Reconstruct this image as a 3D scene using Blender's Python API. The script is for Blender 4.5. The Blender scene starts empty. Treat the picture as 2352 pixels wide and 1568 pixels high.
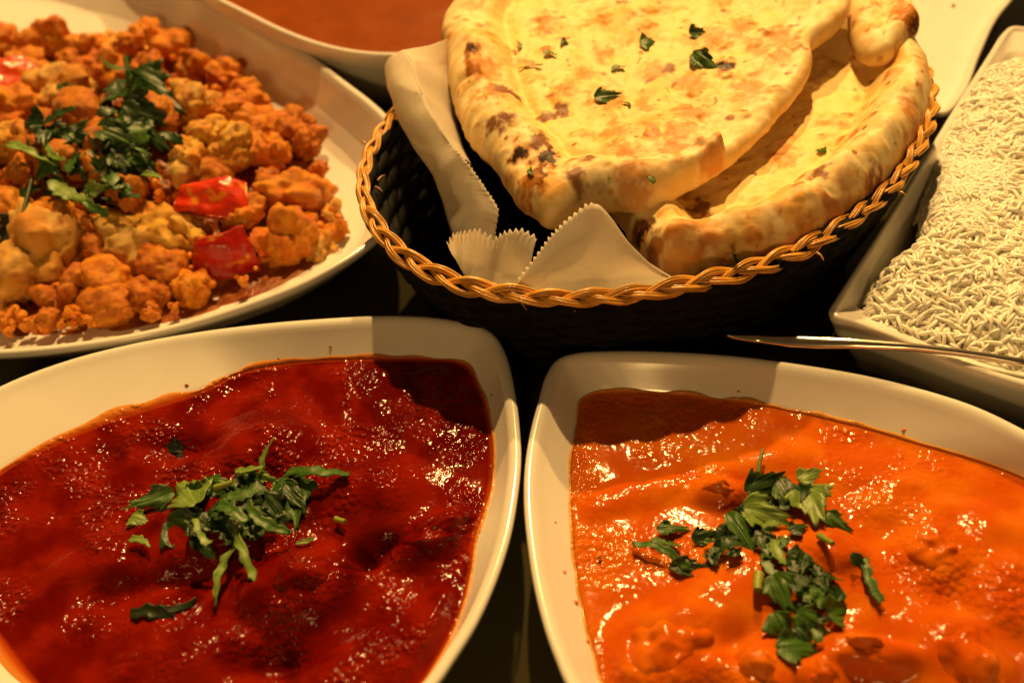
import bpy, math, random
import numpy as np
from mathutils import Matrix, Vector
random.seed(7); rng = np.random.default_rng(11)
S = bpy.context.scene
COL = S.collection

# ---------------------------------------------------------------- camera
PITCH, ROLL, HFOV, DIST = math.radians(45), math.radians(-5), math.radians(52), 0.46
_f = np.array([0, math.cos(PITCH), -math.sin(PITCH)]); _R = np.array([1., 0, 0]); _U = np.cross(_R, _f)
CR = _R*math.cos(ROLL) + _U*math.sin(ROLL); CU = -_R*math.sin(ROLL) + _U*math.cos(ROLL)
CP = np.array([0, 0, 0.03]) - _f*DIST
cam = bpy.data.cameras.new('camera'); camo = bpy.data.objects.new('camera', cam); COL.objects.link(camo)
m = Matrix.Identity(4)
for i in range(3):
    m[i][0] = CR[i]; m[i][1] = CU[i]; m[i][2] = -_f[i]; m[i][3] = CP[i]
camo.matrix_world = m
cam.sensor_width = 36; cam.lens = 18/math.tan(HFOV/2); cam.clip_start = 0.01; cam.clip_end = 50
cam.dof.use_dof = True; cam.dof.focus_distance = 0.425; cam.dof.aperture_fstop = 7.5
S.camera = camo
FPX = 1176/math.tan(HFOV/2)

def D(x, y, z):
    """where the sight line of picture point (x, y) of a 2352 x 1568 print meets height z"""
    d = (x-1176)/FPX*CR - (y-784)/FPX*CU + _f
    return CP + d*((z-CP[2])/d[2])
def DL(pts, z): return np.array([D(p[0], p[1], p[2] if len(p) > 2 else z) for p in pts])

# ---------------------------------------------------------------- light
w = bpy.data.worlds.new('World'); S.world = w; w.use_nodes = True
bg = w.node_tree.nodes['Background']; bg.inputs[0].default_value = (1, 0.55, 0.19, 1); bg.inputs[1].default_value = 0.07
S.view_settings.view_transform = 'Standard'; S.view_settings.look = 'None'; S.view_settings.exposure = 0.12; S.view_settings.gamma = 1
def lamp(name, az, el, dist, power, radius, at=(0.03, -0.03, 0.05), col=(1, 0.585, 0.19)):
    l = bpy.data.lights.new(name, 'POINT'); l.energy = power; l.shadow_soft_size = radius; l.color = col
    o = bpy.data.objects.new(name, l); COL.objects.link(o)
    a, e = math.radians(az), math.radians(el)
    o.location = (at[0]+dist*math.sin(a)*math.cos(e), at[1]+dist*math.cos(a)*math.cos(e), at[2]+dist*math.sin(e))
    return o
lamp('pendant_lamp', 5, 56, 2.6, 280, 0.036)
lamp('pendant_lamp', 9, 41, 2.6, 205, 0.034)
lamp('front_fill_lamp', 190, 24, 2.6, 42, 0.16)  # added soft fill from the front, unseen source, lifts paper and bread fronts

# ---------------------------------------------------------------- numpy noise
_perm = np.random.default_rng(3).permutation(256); _perm = np.concatenate([_perm, _perm, _perm])
_g = np.random.default_rng(4).normal(size=(256, 3)); _g /= np.linalg.norm(_g, axis=1)[:, None]
def pn(P, freq=1.0, seed=0):
    P = np.asarray(P, float)*freq + seed*17.31
    i = np.floor(P).astype(int); f = P-i; u = f*f*f*(f*(f*6-15)+10); i &= 255
    out = 0
    for dx in (0, 1):
        wx = u[:, 0] if dx else 1-u[:, 0]
        for dy in (0, 1):
            wy = u[:, 1] if dy else 1-u[:, 1]
            for dz in (0, 1):
                wz = u[:, 2] if dz else 1-u[:, 2]
                h = _perm[_perm[_perm[(i[:, 0]+dx) & 255]+((i[:, 1]+dy) & 255)]+((i[:, 2]+dz) & 255)]
                out = out + wx*wy*wz*((f-np.array([dx, dy, dz]))*_g[h]).sum(1)
    return out*1.6
def fbm(P, freq, octaves=3, seed=0, gain=.5):
    s = 0; a = 1
    for k in range(octaves): s = s + a*pn(P, freq*2**k, seed+k); a *= gain
    return s
def sm(a, b, x): t = np.clip((x-a)/(b-a), 0, 1); return t*t*(3-2*t)
def xyz(x, y, z=0): return np.stack([x, y, np.broadcast_to(z, np.shape(x))], -1).reshape(-1, 3)

# ---------------------------------------------------------------- mesh helpers
def mesh(name, V, F, mat, col=None, smooth=True):
    V = np.asarray(V, np.float32); me = bpy.data.meshes.new(name)
    if isinstance(F, np.ndarray): groups = [F]
    else: groups = F
    groups = [np.asarray(g, np.int32) for g in groups if len(g)]
    nl = sum(g.size for g in groups); npoly = sum(len(g) for g in groups)
    me.vertices.add(len(V)); me.vertices.foreach_set('co', V.ravel())
    me.loops.add(nl); me.loops.foreach_set('vertex_index', np.concatenate([g.ravel() for g in groups]))
    me.polygons.add(npoly)
    tot = np.concatenate([np.full(len(g), g.shape[1], np.int32) for g in groups])
    me.polygons.foreach_set('loop_start', np.concatenate([[0], np.cumsum(tot)[:-1]]).astype(np.int32))
    me.update(calc_edges=True); me.validate()
    if smooth: me.polygons.foreach_set('use_smooth', np.ones(len(me.polygons), bool))
    if col is not None:
        c = np.ones((len(V), 4), np.float32); c[:, :3] = col
        a = me.color_attributes.new('Col', 'FLOAT_COLOR', 'POINT'); a.data.foreach_set('color', c.ravel())
    if mat: me.materials.append(mat)
    return me
def obj(name, me, parent=None, loc=None):
    o = bpy.data.objects.new(name, me); COL.objects.link(o)
    if parent: o.parent = parent
    if loc is not None: o.location = loc
    return o
def tag(o, label=None, cat=None, group=None, kind=None):
    if label: o['label'] = label
    if cat: o['category'] = cat
    if group: o['group'] = group
    if kind: o['kind'] = kind
    return o
def empty(name, loc):
    o = bpy.data.objects.new(name, None); o.empty_display_size = .01; COL.objects.link(o); o.location = loc; return o
def gridF(nu, nv, wrap_v=False, base=0):
    """quads of a grid of nu rows x nv columns"""
    i = np.arange(nu-1)[:, None]; j = np.arange(nv if wrap_v else nv-1)[None, :]; k = (j+1) % nv
    return (np.stack([i*nv+j, i*nv+k, (i+1)*nv+k, (i+1)*nv+j], -1).reshape(-1, 4)+base)
def tube(path, rad, ns=6, cap=True):
    """vertices and quads of a tube along path"""
    path = np.asarray(path, float); n = len(path); rad = np.broadcast_to(rad, n)
    t = np.gradient(path, axis=0); t /= np.linalg.norm(t, axis=1)[:, None]
    ref = np.array([0.13, 0.21, 1.0]); a = np.cross(t, ref); a /= np.linalg.norm(a, axis=1)[:, None]; b = np.cross(t, a)
    th = np.arange(ns)/ns*2*np.pi
    V = path[:, None]+rad[:, None, None]*(np.cos(th)[None, :, None]*a[:, None]+np.sin(th)[None, :, None]*b[:, None])
    return V.reshape(-1, 3), gridF(n, ns, True)
class MB:
    def __init__(s): s.V = []; s.F = []; s.C = []; s.n = 0
    def add(s, V, F, c=None):
        s.V.append(V); s.F.append(np.asarray(F)+s.n); s.n += len(V)
        if c is not None: s.C.append(np.broadcast_to(c, (len(V), 3)))
    def mesh(s, name, mat, smooth=True):
        q = [f for f in s.F if f.shape[1] == 4]; t = [f for f in s.F if f.shape[1] == 3]
        G = ([np.concatenate(q)] if q else [])+([np.concatenate(t)] if t else [])
        return mesh(name, np.concatenate(s.V), G, mat, np.concatenate(s.C) if s.C else None, smooth)
def closed(pts, n=360, center=None):
    """smooth closed outline through pts, resampled by angle round a centre -> (n,2)"""
    p = np.asarray(pts, float)[:, :2]; k = len(p); out = []
    for i in range(k):
        a, b, c, d = p[i-1], p[i], p[(i+1) % k], p[(i+2) % k]
        t = np.linspace(0, 1, 24, endpoint=False)[:, None]
        l1 = np.linalg.norm(b-a)**.5; l2 = np.linalg.norm(c-b)**.5; l3 = np.linalg.norm(d-c)**.5
        m1 = ((b-a)/l1-(c-a)/(l1+l2)+(c-b)/l2)*l2; m2 = ((c-b)/l2-(d-b)/(l2+l3)+(d-c)/l3)*l2
        out.append((2*t**3-3*t**2+1)*b+(t**3-2*t**2+t)*m1+(-2*t**3+3*t**2)*c+(t**3-t**2)*m2)
    q = np.concatenate(out)
    c = q.mean(0) if center is None else np.asarray(center)[:2]
    ang = np.arctan2(q[:, 1]-c[1], q[:, 0]-c[0]); r = np.hypot(*(q-c).T)
    o = np.argsort(ang); A = np.linspace(-np.pi, np.pi, n, endpoint=False)
    r = np.interp(A, ang[o], r[o], period=2*np.pi)
    return c+np.stack([np.cos(A), np.sin(A)], 1)*r[:, None], c
def inset(L, d):
    t = np.roll(L, -1, 0)-np.roll(L, 1, 0); t /= np.linalg.norm(t, axis=1)[:, None]
    return L+np.stack([-t[:, 1], t[:, 0]], 1)*d      # outlines run counter-clockwise: left is inward
def polyline(pts, n, smooth=True):
    p = np.asarray(pts, float); s = np.r_[0, np.cumsum(np.linalg.norm(np.diff(p, axis=0), axis=1))]; s /= s[-1]
    u = np.linspace(0, 1, n)
    q = np.stack([np.interp(u, s, p[:, k]) for k in range(p.shape[1])], 1)
    if smooth:
        for _ in range(max(1, n//30)):
            q[1:-1] = .25*q[:-2]+.5*q[1:-1]+.25*q[2:]
    return q
def dist_poly(Q, L, closed_=True):
    best = np.full(len(Q), 9.)
    n = len(L)
    for i in range(0, n if closed_ else n-1):
        a = L[i]; b = L[(i+1) % n]; ab = b-a; t = np.clip(((Q-a)@ab)/(ab@ab+1e-12), 0, 1)
        best = np.minimum(best, np.hypot(*(Q-a-t[:, None]*ab).T))
    return best

# ---------------------------------------------------------------- materials
def mat(name, base=(.8, .8, .8), rough=.5, metal=0, spec=.5, attr=False, bump=None, noise=None, grains=None, coat=0, sss=0, sssr=(1, .4, .15), sss_scale=.004, transl=0, subtle=None):
    M = bpy.data.materials.new(name); M.use_nodes = True; nt = M.node_tree; N = nt.nodes; L = nt.links
    b = N['Principled BSDF']
    b.inputs['Base Color'].default_value = (*base, 1); b.inputs['Roughness'].default_value = rough; b.inputs['Metallic'].default_value = metal
    b.inputs['Specular IOR Level'].default_value = spec; b.inputs['Coat Weight'].default_value = coat; b.inputs['Coat Roughness'].default_value = .12
    tc = N.new('ShaderNodeTexCoord')
    cur = None
    if attr:
        a = N.new('ShaderNodeAttribute'); a.attribute_name = 'Col'; cur = a.outputs['Color']
    if noise:   # (scale, colour, amount)
        n = N.new('ShaderNodeTexNoise'); n.inputs['Scale'].default_value = noise[0]; n.inputs['Detail'].default_value = 6
        L.new(tc.outputs['Object'], n.inputs['Vector'])
        r = N.new('ShaderNodeMapRange'); r.inputs[1].default_value = .4; r.inputs[2].default_value = .7; r.inputs[4].default_value = noise[2]
        L.new(n.outputs['Fac'], r.inputs[0])
        mx = N.new('ShaderNodeMix'); mx.data_type = 'RGBA'; L.new(r.outputs[0], mx.inputs[0])
        if cur: L.new(cur, mx.inputs[6])
        else: mx.inputs[6].default_value = (*base, 1)
        mx.inputs[7].default_value = (*noise[1], 1); cur = mx.outputs[2]
    if cur: L.new(cur, b.inputs['Base Color'])
    prev = None
    for bp in (bump or []):   # (scale, strength, distance)
        n = N.new('ShaderNodeTexNoise'); n.inputs['Scale'].default_value = bp[0]; n.inputs['Detail'].default_value = 3
        L.new(tc.outputs['Object'], n.inputs['Vector'])
        q = N.new('ShaderNodeBump'); q.inputs['Strength'].default_value = bp[1]; q.inputs['Distance'].default_value = bp[2]
        L.new(n.outputs['Fac'], q.inputs['Height'])
        if prev: L.new(prev, q.inputs['Normal'])
        prev = q.outputs['Normal']
    if grains:   # (scale, height in metres, patch scale): scattered domes, in patches
        v = N.new('ShaderNodeTexVoronoi'); v.feature = 'SMOOTH_F1'; v.inputs['Scale'].default_value = grains[0]; v.inputs['Smoothness'].default_value = .35
        w_ = N.new('ShaderNodeTexNoise'); w_.inputs['Scale'].default_value = grains[0]*.6; L.new(tc.outputs['Object'], w_.inputs['Vector'])
        ad = N.new('ShaderNodeVectorMath'); ad.operation = 'MULTIPLY_ADD'; ad.inputs[1].default_value = (.0022,)*3; L.new(w_.outputs['Color'], ad.inputs[0]); L.new(tc.outputs['Object'], ad.inputs[2]); L.new(ad.outputs[0], v.inputs['Vector'])
        n = N.new('ShaderNodeTexNoise'); n.inputs['Scale'].default_value = grains[2]; n.inputs['Detail'].default_value = 3; L.new(tc.outputs['Object'], n.inputs['Vector'])
        r = N.new('ShaderNodeMapRange'); r.inputs[1].default_value = .44; r.inputs[2].default_value = .66; r.inputs[3].default_value = .05; L.new(n.outputs['Fac'], r.inputs[0])
        iv = N.new('ShaderNodeMath'); iv.operation = 'SUBTRACT'; iv.inputs[0].default_value = 1; L.new(v.outputs['Distance'], iv.inputs[1])
        mu = N.new('ShaderNodeMath'); mu.operation = 'MULTIPLY'; L.new(iv.outputs[0], mu.inputs[0]); L.new(r.outputs[0], mu.inputs[1])
        q = N.new('ShaderNodeBump'); q.inputs['Strength'].default_value = 1; q.inputs['Distance'].default_value = grains[1]; L.new(mu.outputs[0], q.inputs['Height'])
        if prev: L.new(prev, q.inputs['Normal'])
        prev = q.outputs['Normal']
    if prev: L.new(prev, b.inputs['Normal'])
    if sss:
        b.inputs['Subsurface Weight'].default_value = sss; b.inputs['Subsurface Radius'].default_value = sssr; b.inputs['Subsurface Scale'].default_value = sss_scale
    if transl:
        t = N.new('ShaderNodeBsdfTranslucent'); mxs = N.new('ShaderNodeMixShader'); mxs.inputs[0].default_value = transl
        if cur: L.new(cur, t.inputs['Color'])
        else: t.inputs['Color'].default_value = (*base, 1)
        if prev: L.new(prev, t.inputs['Normal'])
        L.new(b.outputs[0], mxs.inputs[1]); L.new(t.outputs[0], mxs.inputs[2]); L.new(mxs.outputs[0], N['Material Output'].inputs['Surface'])
    return M
M_porc = mat('porcelain', (.80, .77, .71), .16, coat=.4, bump=[(35, .03, .002), (900, .02, .0002)], noise=(60, (.74, .71, .65), .5))
M_table = mat('lacquered_table', (.062, .054, .024), .08, spec=.35, noise=(25, (.060, .050, .022), .6), bump=[(220, .02, .0004)])
M_sauce_r = mat('dark_red_sauce', rough=.12, attr=True, spec=.10, grains=(430, .0013, 45))
M_sauce_o = mat('orange_sauce', rough=.12, attr=True, spec=.12, grains=(400, .0009, 32))
M_soup = mat('smooth_soup', (.24, .050, .002), .25, spec=.25, noise=(40, (.19, .034, .002), .8), bump=[(200, .15, .0005)])
M_naan = mat('baked_bread', rough=.5, attr=True, spec=.2, bump=[(600, .15, .0006), (200, .18, .0010)], sss=.15, sss_scale=.002)
M_paper = mat('parchment', (.95, .90, .80), .6, bump=[(90, .25, .0015), (1500, .1, .0002)], transl=.55, noise=(300, (.92, .84, .70), .5))
M_straw = mat('straw', rough=.28, attr=True, spec=.7, bump=[(1200, .4, .0004)])
M_dark = mat('dark_wicker', (.003, .003, .002), .75, spec=.12, bump=[(700, .4, .0005)], noise=(150, (.014, .014, .008), .6))
M_veg = mat('spiced_vegetable', rough=.30, attr=True, spec=.35, bump=[(900, .5, .0006), (330, .45, .0012)], sss=.12, sss_scale=.002)
M_pep = mat('red_pepper', rough=.3, attr=True, spec=.35, coat=.05, bump=[(200, .12, .001)], sss=.15)
M_leaf = mat('coriander', rough=.42, attr=True, spec=.45, transl=.22, bump=[(900, .35, .0005)])
M_rice = mat('rice', (.97, .94, .82), .42, noise=(350, (.92, .83, .62), .6), bump=[(700, .3, .0005)], sss=.25, sssr=(1, .85, .6), sss_scale=.003)
M_metal = mat('steel', (.60, .54, .44), .22, metal=1, bump=[(300, .03, .0003)])

# ---------------------------------------------------------------- table
V = np.array([[-1.6, -1.2, 0], [1.6, -1.2, 0], [1.6, 1.6, 0], [-1.6, 1.6, 0]], float)
V2 = np.concatenate([V, V-np.array([0, 0, .035])])
tag(obj('table_top', mesh('table_top', V2, np.array([[0, 1, 2, 3], [7, 6, 5, 4], [0, 4, 5, 1], [1, 5, 6, 2], [2, 6, 7, 3], [3, 7, 4, 0]]), M_table, smooth=False)), kind='structure')

# ---------------------------------------------------------------- dishes
def dish(name, rim, h, inner, zi, c, floor=.008, foot=.66, lip=.0045, seed=0):
    """rim, inner: outlines (n,2) resampled round the same centre c; inner lies on the inner wall at height zi"""
    n = len(rim); rings = []
    def R(L, z):
        zz = np.broadcast_to(z, n); rings.append(np.concatenate([L, zz[:, None]], 1))
    sc = lambda k: c+(rim-c)*k
    # slight hand-made unevenness of the lip
    A = np.linspace(0, 2*np.pi, n, endpoint=False); hz = h+.0004*np.sin(2*A+seed)+.0003*np.sin(3*A+2*seed)
    R(sc(.02), .003); R(sc(foot-.05), .003); R(sc(foot-.035), .0006); R(sc(foot), .0006); R(sc(foot+.01), .003)
    R(sc(foot+.09), .12*h); R(sc(foot+.5*(1-foot)), .38*h); R(sc(foot+.8*(1-foot)), .68*h); R(inset(rim, .0012), hz*.9)
    R(inset(rim, .0002), hz-.0028); R(rim, hz-.0014); R(inset(rim, .0006), hz-.0004); R(inset(rim, .0017), hz); R(inset(rim, .003), hz-.0003)
    top = inset(rim, lip)
    R(top, hz-.0013)
    for u in (.12, .3, .5, .7, .86, 1.0):
        R(top+(inner-top)*u, hz-.0013+(zi-hz+.0013)*(u**.92))
    for k in (.92, .84, .75, .5, .2, .02):
        q = max(0, (k-.75)/.25); R(c+(inner-c)*k, floor+(zi-floor)*q**1.5)
    V = np.concatenate(rings)
    return mesh(name, V, gridF(len(rings), n, True), M_porc)
def wall_point(rim, inner, h, zi, u, lip=.0045):
    top = inset(rim, lip); return top+(inner-top)*u, h-.0013+(zi-h+.0013)*(u**.92)

N = 720
red_rim_px = [(0,884),(150,825),(300,785),(450,757),(600,738),(750,727),(900,722),(1000,727),(1070,738),(1112,750),(1142,772),(1166,820),(1184,900),(1194,980),(1197,1050),(1190,1130),(1172,1230),(1140,1330),(1095,1430),(1045,1510),(1000,1575),(880,1700),(680,1830),(420,1900),(130,1850),(-90,1690),(-230,1500),(-300,1330),(-290,1160),(-180,990)]
red_in_px = [(0,1088),(100,1033),(230,977),(350,937),(440,908),(490,888),(540,862),(620,842),(720,829),(850,826),(980,826),(1050,832),(1080,850),(1105,900),(1125,970),(1133,1050),(1128,1120),(1110,1180),(1092,1230),(1084,1300),(1070,1370),(1042,1450),(1005,1520),(968,1575),(850,1680),(650,1775),(420,1800),(220,1710),(75,1568),(0,1470),(-70,1380),(-105,1270),(-80,1165)]
or_rim_px = [(2352,985),(2250,935),(2150,900),(2000,860),(1850,832),(1700,812),(1550,803),(1400,802),(1320,808),(1280,822),(1255,855),(1235,920),(1215,1000),(1204,1080),(1203,1160),(1210,1240),(1225,1340),(1250,1440),(1275,1510),(1303,1575),(1400,1720),(1580,1850),(1850,1930),(2200,1930),(2520,1820),(2700,1640),(2740,1420),(2660,1220),(2520,1080)]
or_in_px = [(1360,907),(1420,903),(1500,904),(1600,912),(1700,925),(1800,942),(1900,965),(2000,990),(2100,1020),(2200,1048),(2300,1080),(2352,1102),(2480,1180),(2560,1300),(2580,1450),(2500,1610),(2300,1730),(1950,1760),(1650,1710),(1470,1640),(1390,1575),(1366,1500),(1346,1430),(1330,1350),(1318,1250),(1312,1150),(1312,1080),(1318,1020),(1327,960),(1336,922)]
ZS = .0345
class Bowl: pass
def curry_bowl(rim_px, in_px, label, seed):
    B = Bowl(); inn = DL(in_px, ZS); B.inner, B.c = closed(inn, N); B.rim, _ = closed(DL(rim_px, .047), N, B.c); B.h = .047; B.zi = ZS
    tag(obj('bowl', dish('bowl', B.rim, .047, B.inner, ZS, B.c, seed=seed)), label, 'bowl', 'white serving dishes')
    return B
RB = curry_bowl(red_rim_px, red_in_px, 'white porcelain bowl with a pointed corner holding the dark red curry', 1)
OB = curry_bowl(or_rim_px, or_in_px, 'white porcelain bowl with a pointed corner holding the creamy orange curry', 2)

# lumps under or in the sauces: picture x, y, half-length, half-width (m), height over the sauce (m), turn (deg)
red_lumps = [(690,1325,.020,.014,0.0115,10,'round dark red meat chunk low in the bowl under the coriander pile'),
             (1000,1218,.018,.0075,0.0088,22,'long red meat chunk lying near the inner right wall of the red curry bowl'),
             (600,1010,.018,.012,0.0068,-5,None), (850,1120,.016,.012,0.0068,0,None), (520,1180,.022,.014,0.0074,10,None),
             (1010,1440,.015,.011,0.0047,40,None), (330,1250,.02,.012,0.0041,0,None), (420,1500,.02,.013,0.0054,0,None), (180,1330,.018,.010,0.0041,0,None), (800,1540,.02,.011,0.0054,15,None)]
red_pits = [(835,1280,.010,.006,-0.0102,25), (420,1025,.011,.006,-0.0068,0), (250,1360,.014,.007,-0.0068,0), (640,1520,.015,.006,-0.0068,0), (900,1240,.008,.004,-0.0051,0), (1080,1410,.006,.010,-0.0034,0),(420,1330,.013,.005,-0.0051,0)]
or_lumps = [(2150,1265,.0135,.012,0.0088,0,'round sauce-coated chicken chunk right of the coriander in the orange curry'),
            (2225,1500,.017,.016,0.0115,0,'large glistening chicken chunk at the lower right of the orange curry'),
            (1990,1492,.015,.006,0.0115,-18,'ridge-shaped chicken chunk below the coriander pile in the orange curry'),
            (1745,1540,.013,.012,0.0121,0,'rounded chicken chunk at the bottom of the orange curry below the leaves'),
            (1545,1475,.019,.015,0.0101,15,'broad chicken chunk with a dark flank at the lower left of the orange curry'),
            (1885,1550,.008,.008,0.0101,0,'small chicken chunk between two larger ones at the bottom edge of the orange curry'),
            (1655,1120,.010,.006,0.0081,-12,'small chicken chunk poking out just above the coriander in the orange curry'),
            (1920,1265,.009,.008,0.0081,0,'small orange chicken chunk showing among the coriander leaves'),
            (2330,1370,.014,.017,0.0088,0,None), (1500,1120,.05,.006,0.0024,12,None), (2000,1080,.03,.008,0.0022,-20,None), (1800,1330,.03,.022,0.0054,0,None), (2240,1200,.016,.010,.0050,-20,None), (2080,1150,.014,.010,.0040,10,None), (2320,1260,.014,.014,.0045,0,None), (1640,1400,.014,.012,.0040,0,None), (2060,1420,.02,.02,0.0041,0,None)]
or_pits = [(1480,1500,.006,.010,-.004,0), (1680,1500,.006,.008,-.004,0)]
def sauce_h(x, y, B, lumps, pits, seed, sag, fine):
    P = xyz(x, y, 0); h = np.zeros(len(P))
    for l in lumps:
        c = D(l[0], l[1], ZS+l[4]*.6); a = math.radians(l[5]); dx, dy = x-c[0], y-c[1]
        u = (dx*math.cos(a)+dy*math.sin(a))/l[2]; v = (-dx*math.sin(a)+dy*math.cos(a))/l[3]
        q = np.clip(np.sqrt(u*u+v*v)+.16*pn(P, 75, seed+5), 0, 9); top = (.78 if l[6] else 1)*l[4]*np.exp(-(.92*q)**(4 if l[6] else 3))
        h = np.sqrt(h*h+top*top+.6*h*top)
    for l in pits:
        c = D(l[0], l[1], ZS); a = math.radians(l[5]); dx, dy = x-c[0], y-c[1]
        u = (dx*math.cos(a)+dy*math.sin(a))/l[2]; v = (-dx*math.sin(a)+dy*math.cos(a))/l[3]
        h = h+l[4]*np.exp(-(u*u+v*v)*1.2)
    h = h+fine*(1.5*fbm(P, 38, 2, seed)+(.50*pn(P, 110, seed+3)+.16*fbm(P, 330, 2, seed+6))*(.25+.75*sm(-.3, .4, pn(P, 34, seed+9)))+.07*pn(P, 800, seed+4))
    return h
def sauce(name, B, lumps, pits, mt, seed, colf, label, cat, fine):
    nr = 190; r = 1-(1-np.linspace(0.004, 1, nr)**.72)
    r = np.r_[1e-4, np.linspace(.004, 1, nr-1)**.62]
    XY = B.c+(B.inner-B.c)[None]*r[:, None, None]; X = XY[..., 0].ravel(); Y = XY[..., 1].ravel()
    edge = np.repeat(1-r, N)*np.linalg.norm(B.inner-B.c, axis=1)[None].repeat(nr, 0).ravel()   # distance to the wall
    h = sauce_h(X, Y, B, lumps, pits, seed, 0, fine)*sm(0, .008, edge)+.0006*np.exp(-edge/.0015)
    V = np.stack([X, Y, ZS+h], 1)
    # thin oily film drawn up the wall
    A = np.linspace(0, 2*np.pi, N, endpoint=False)
    wd = 1+1.0*pn(np.stack([np.cos(A)*3, np.sin(A)*3, A*0+seed], 1), 2.1, seed)
    film = []
    for k, t in enumerate((.25, .55, .85, 1.0)):
        q, z = wall_point(B.rim, B.inner, B.h, B.zi, 1-.115*t*wd[:, None])
        off = .0005 if k < 3 else -.0002
        film.append(np.concatenate([q+(B.c-q)/np.linalg.norm(B.c-q, axis=1)[:, None]*off, z+off], 1))
    V = np.concatenate([V]+film); rows = nr+4
    fd = np.concatenate([edge*0, np.repeat([.25, .55, .85, 1.0], N)])
    col = colf(V, h if False else np.concatenate([h, np.zeros(4*N)]), fd, np.concatenate([edge, np.zeros(4*N)]))
    return tag(obj(name, mesh(name, V, gridF(rows, N, True), mt, col)), label, cat)
def mix(a, b, t): return np.asarray(a)[None]*(1-t)[:, None]+np.asarray(b)[None]*t[:, None] if np.ndim(a) == 1 else a*(1-t)[:, None]+np.asarray(b)[None]*t[:, None]
def col_red(V, h, fd, edge):
    n = fbm(V, 60, 3, 3); c = mix((.115, .0024, .0004), (.20, .0080, .0008), sm(-.5, .6, n)); c = mix(c, (.065, .0014, .0005), sm(.25, .8, fbm(V, 45, 2, 8)))
    c = mix(c, (.45, .06, .004), .75*sm(.0022, .0, edge)); return mix(c, (.62, .24, .04), sm(0, 1, fd))
def col_or(V, h, fd, edge):
    n = fbm(V, 60, 3, 5); c = mix((.50, .080, .002), (.58, .130, .004), sm(-.5, .6, n)); c = mix(c, (.42, .048, .001), .6*sm(.2, .8, fbm(V, 35, 2, 9)))
    c = mix(c, (.50, .12, .010), .7*sm(.004, 0, edge)); return mix(c, (.64, .30, .06), sm(0, 1, fd))
CUR_R = sauce('red_curry', RB, red_lumps, red_pits, M_sauce_r, 21, col_red, 'thick glossy dark red curry sauce filling the pointed white bowl', 'curry', .0011)
CUR_O = sauce('orange_curry', OB, or_lumps, or_pits, M_sauce_o, 33, col_or, 'creamy bright orange curry sauce filling the pointed white bowl', 'curry', .0006)
def px_of(p):
    v = np.asarray(p)-CP; k = v@_f; return np.stack([1176+FPX*(v@CR)/k, 784-FPX*(v@CU)/k], -1)
def ico(sub):
    import bmesh
    b = bmesh.new(); bmesh.ops.create_icosphere(b, subdivisions=sub, radius=1); V = np.array([v.co[:] for v in b.verts]); F = np.array([[v.index for v in f.verts] for f in b.faces]); b.free(); return V, F
ICO = {k: ico(k) for k in (2, 3, 4, 5)}
def chunks(lumps, B, seed, mt, colf, fine, grp):
    for i, l in enumerate(lumps):
        if not l[6]: continue
        V, F = ICO[5]; V = V.copy(); a = math.radians(l[5]); c = D(l[0], l[1], ZS+l[4]*.6)
        V *= 1+.20*fbm(V, 1.35, 2, seed+i)[:, None]+.035*fbm(V, 5, 3, seed+40+i)[:, None]
        V = V*np.array([l[2]*.93, l[3]*.93, l[4]*1.10+.006]); V = np.stack([V[:, 0]*math.cos(a)-V[:, 1]*math.sin(a), V[:, 0]*math.sin(a)+V[:, 1]*math.cos(a), V[:, 2]], 1)
        W = V+np.array([c[0], c[1], ZS-.006])
        W[:, 2] += fine*(1.0*fbm(W*[1, 1, 0], 150, 3, seed+3)+.16*pn(W*[1, 1, 0], 420, seed+6)+.07*pn(W*[1, 1, 0], 800, seed+4))
        col = colf(W, 0, W[:, 0]*0, W[:, 0]*0+1)
        base = np.array([c[0], c[1], ZS])
        o = obj('meat_chunk', mesh('meat_chunk', W-base, F, mt, col), loc=base)
        tag(o, l[6], 'meat chunk', grp)
chunks(red_lumps, RB, 21, M_sauce_r, col_red, .0011, 'meat chunks in the red curry')
chunks(or_lumps, OB, 33, M_sauce_o, col_or, .0006, 'chicken chunks in the orange curry')

def splashes(owner, B, spots, mt, colr):
    for x, y, u, rr in spots:
        q, z = wall_point(B.rim, B.inner, B.h, B.zi, u); W = np.c_[q, np.full(len(q), z)]; k = np.argmin(((px_of(W)-np.array([x, y]))**2).sum(1)); w0 = W[k]
        V, F = ICO[3]; V = V*np.array([1, .8, .45])*rr*(1+.2*fbm(V, 1.5, 2, int(x+y))[:, None]); n0 = np.array([*(B.c-w0[:2]), 0]); n0 /= np.linalg.norm(n0); n0 = n0*.5+np.array([0, 0, .85])
        obj('splash', mesh('splash', V+w0+n0*rr*.05, F, mt, np.tile(colr, (len(V), 1))), owner)
splashes(CUR_R, RB, [(10,1530,.55,.0007),(24,1545,.40,.0005),(36,1552,.62,.0009),(14,1505,.75,.0006),(760,790,.6,.0007),(420,860,.8,.0009),(1150,900,.6,.0006),(640,815,.82,.0006)], M_sauce_r, (.30, .05, .006))
splashes(CUR_O, OB, [(1255,1320,.6,.0007),(1290,1390,.8,.0010),(1700,880,.7,.0006),(2080,980,.75,.0009),(1264,1200,.5,.0005),(1330,1480,.85,.0008)], M_sauce_o, (.62, .16, .02))
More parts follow.
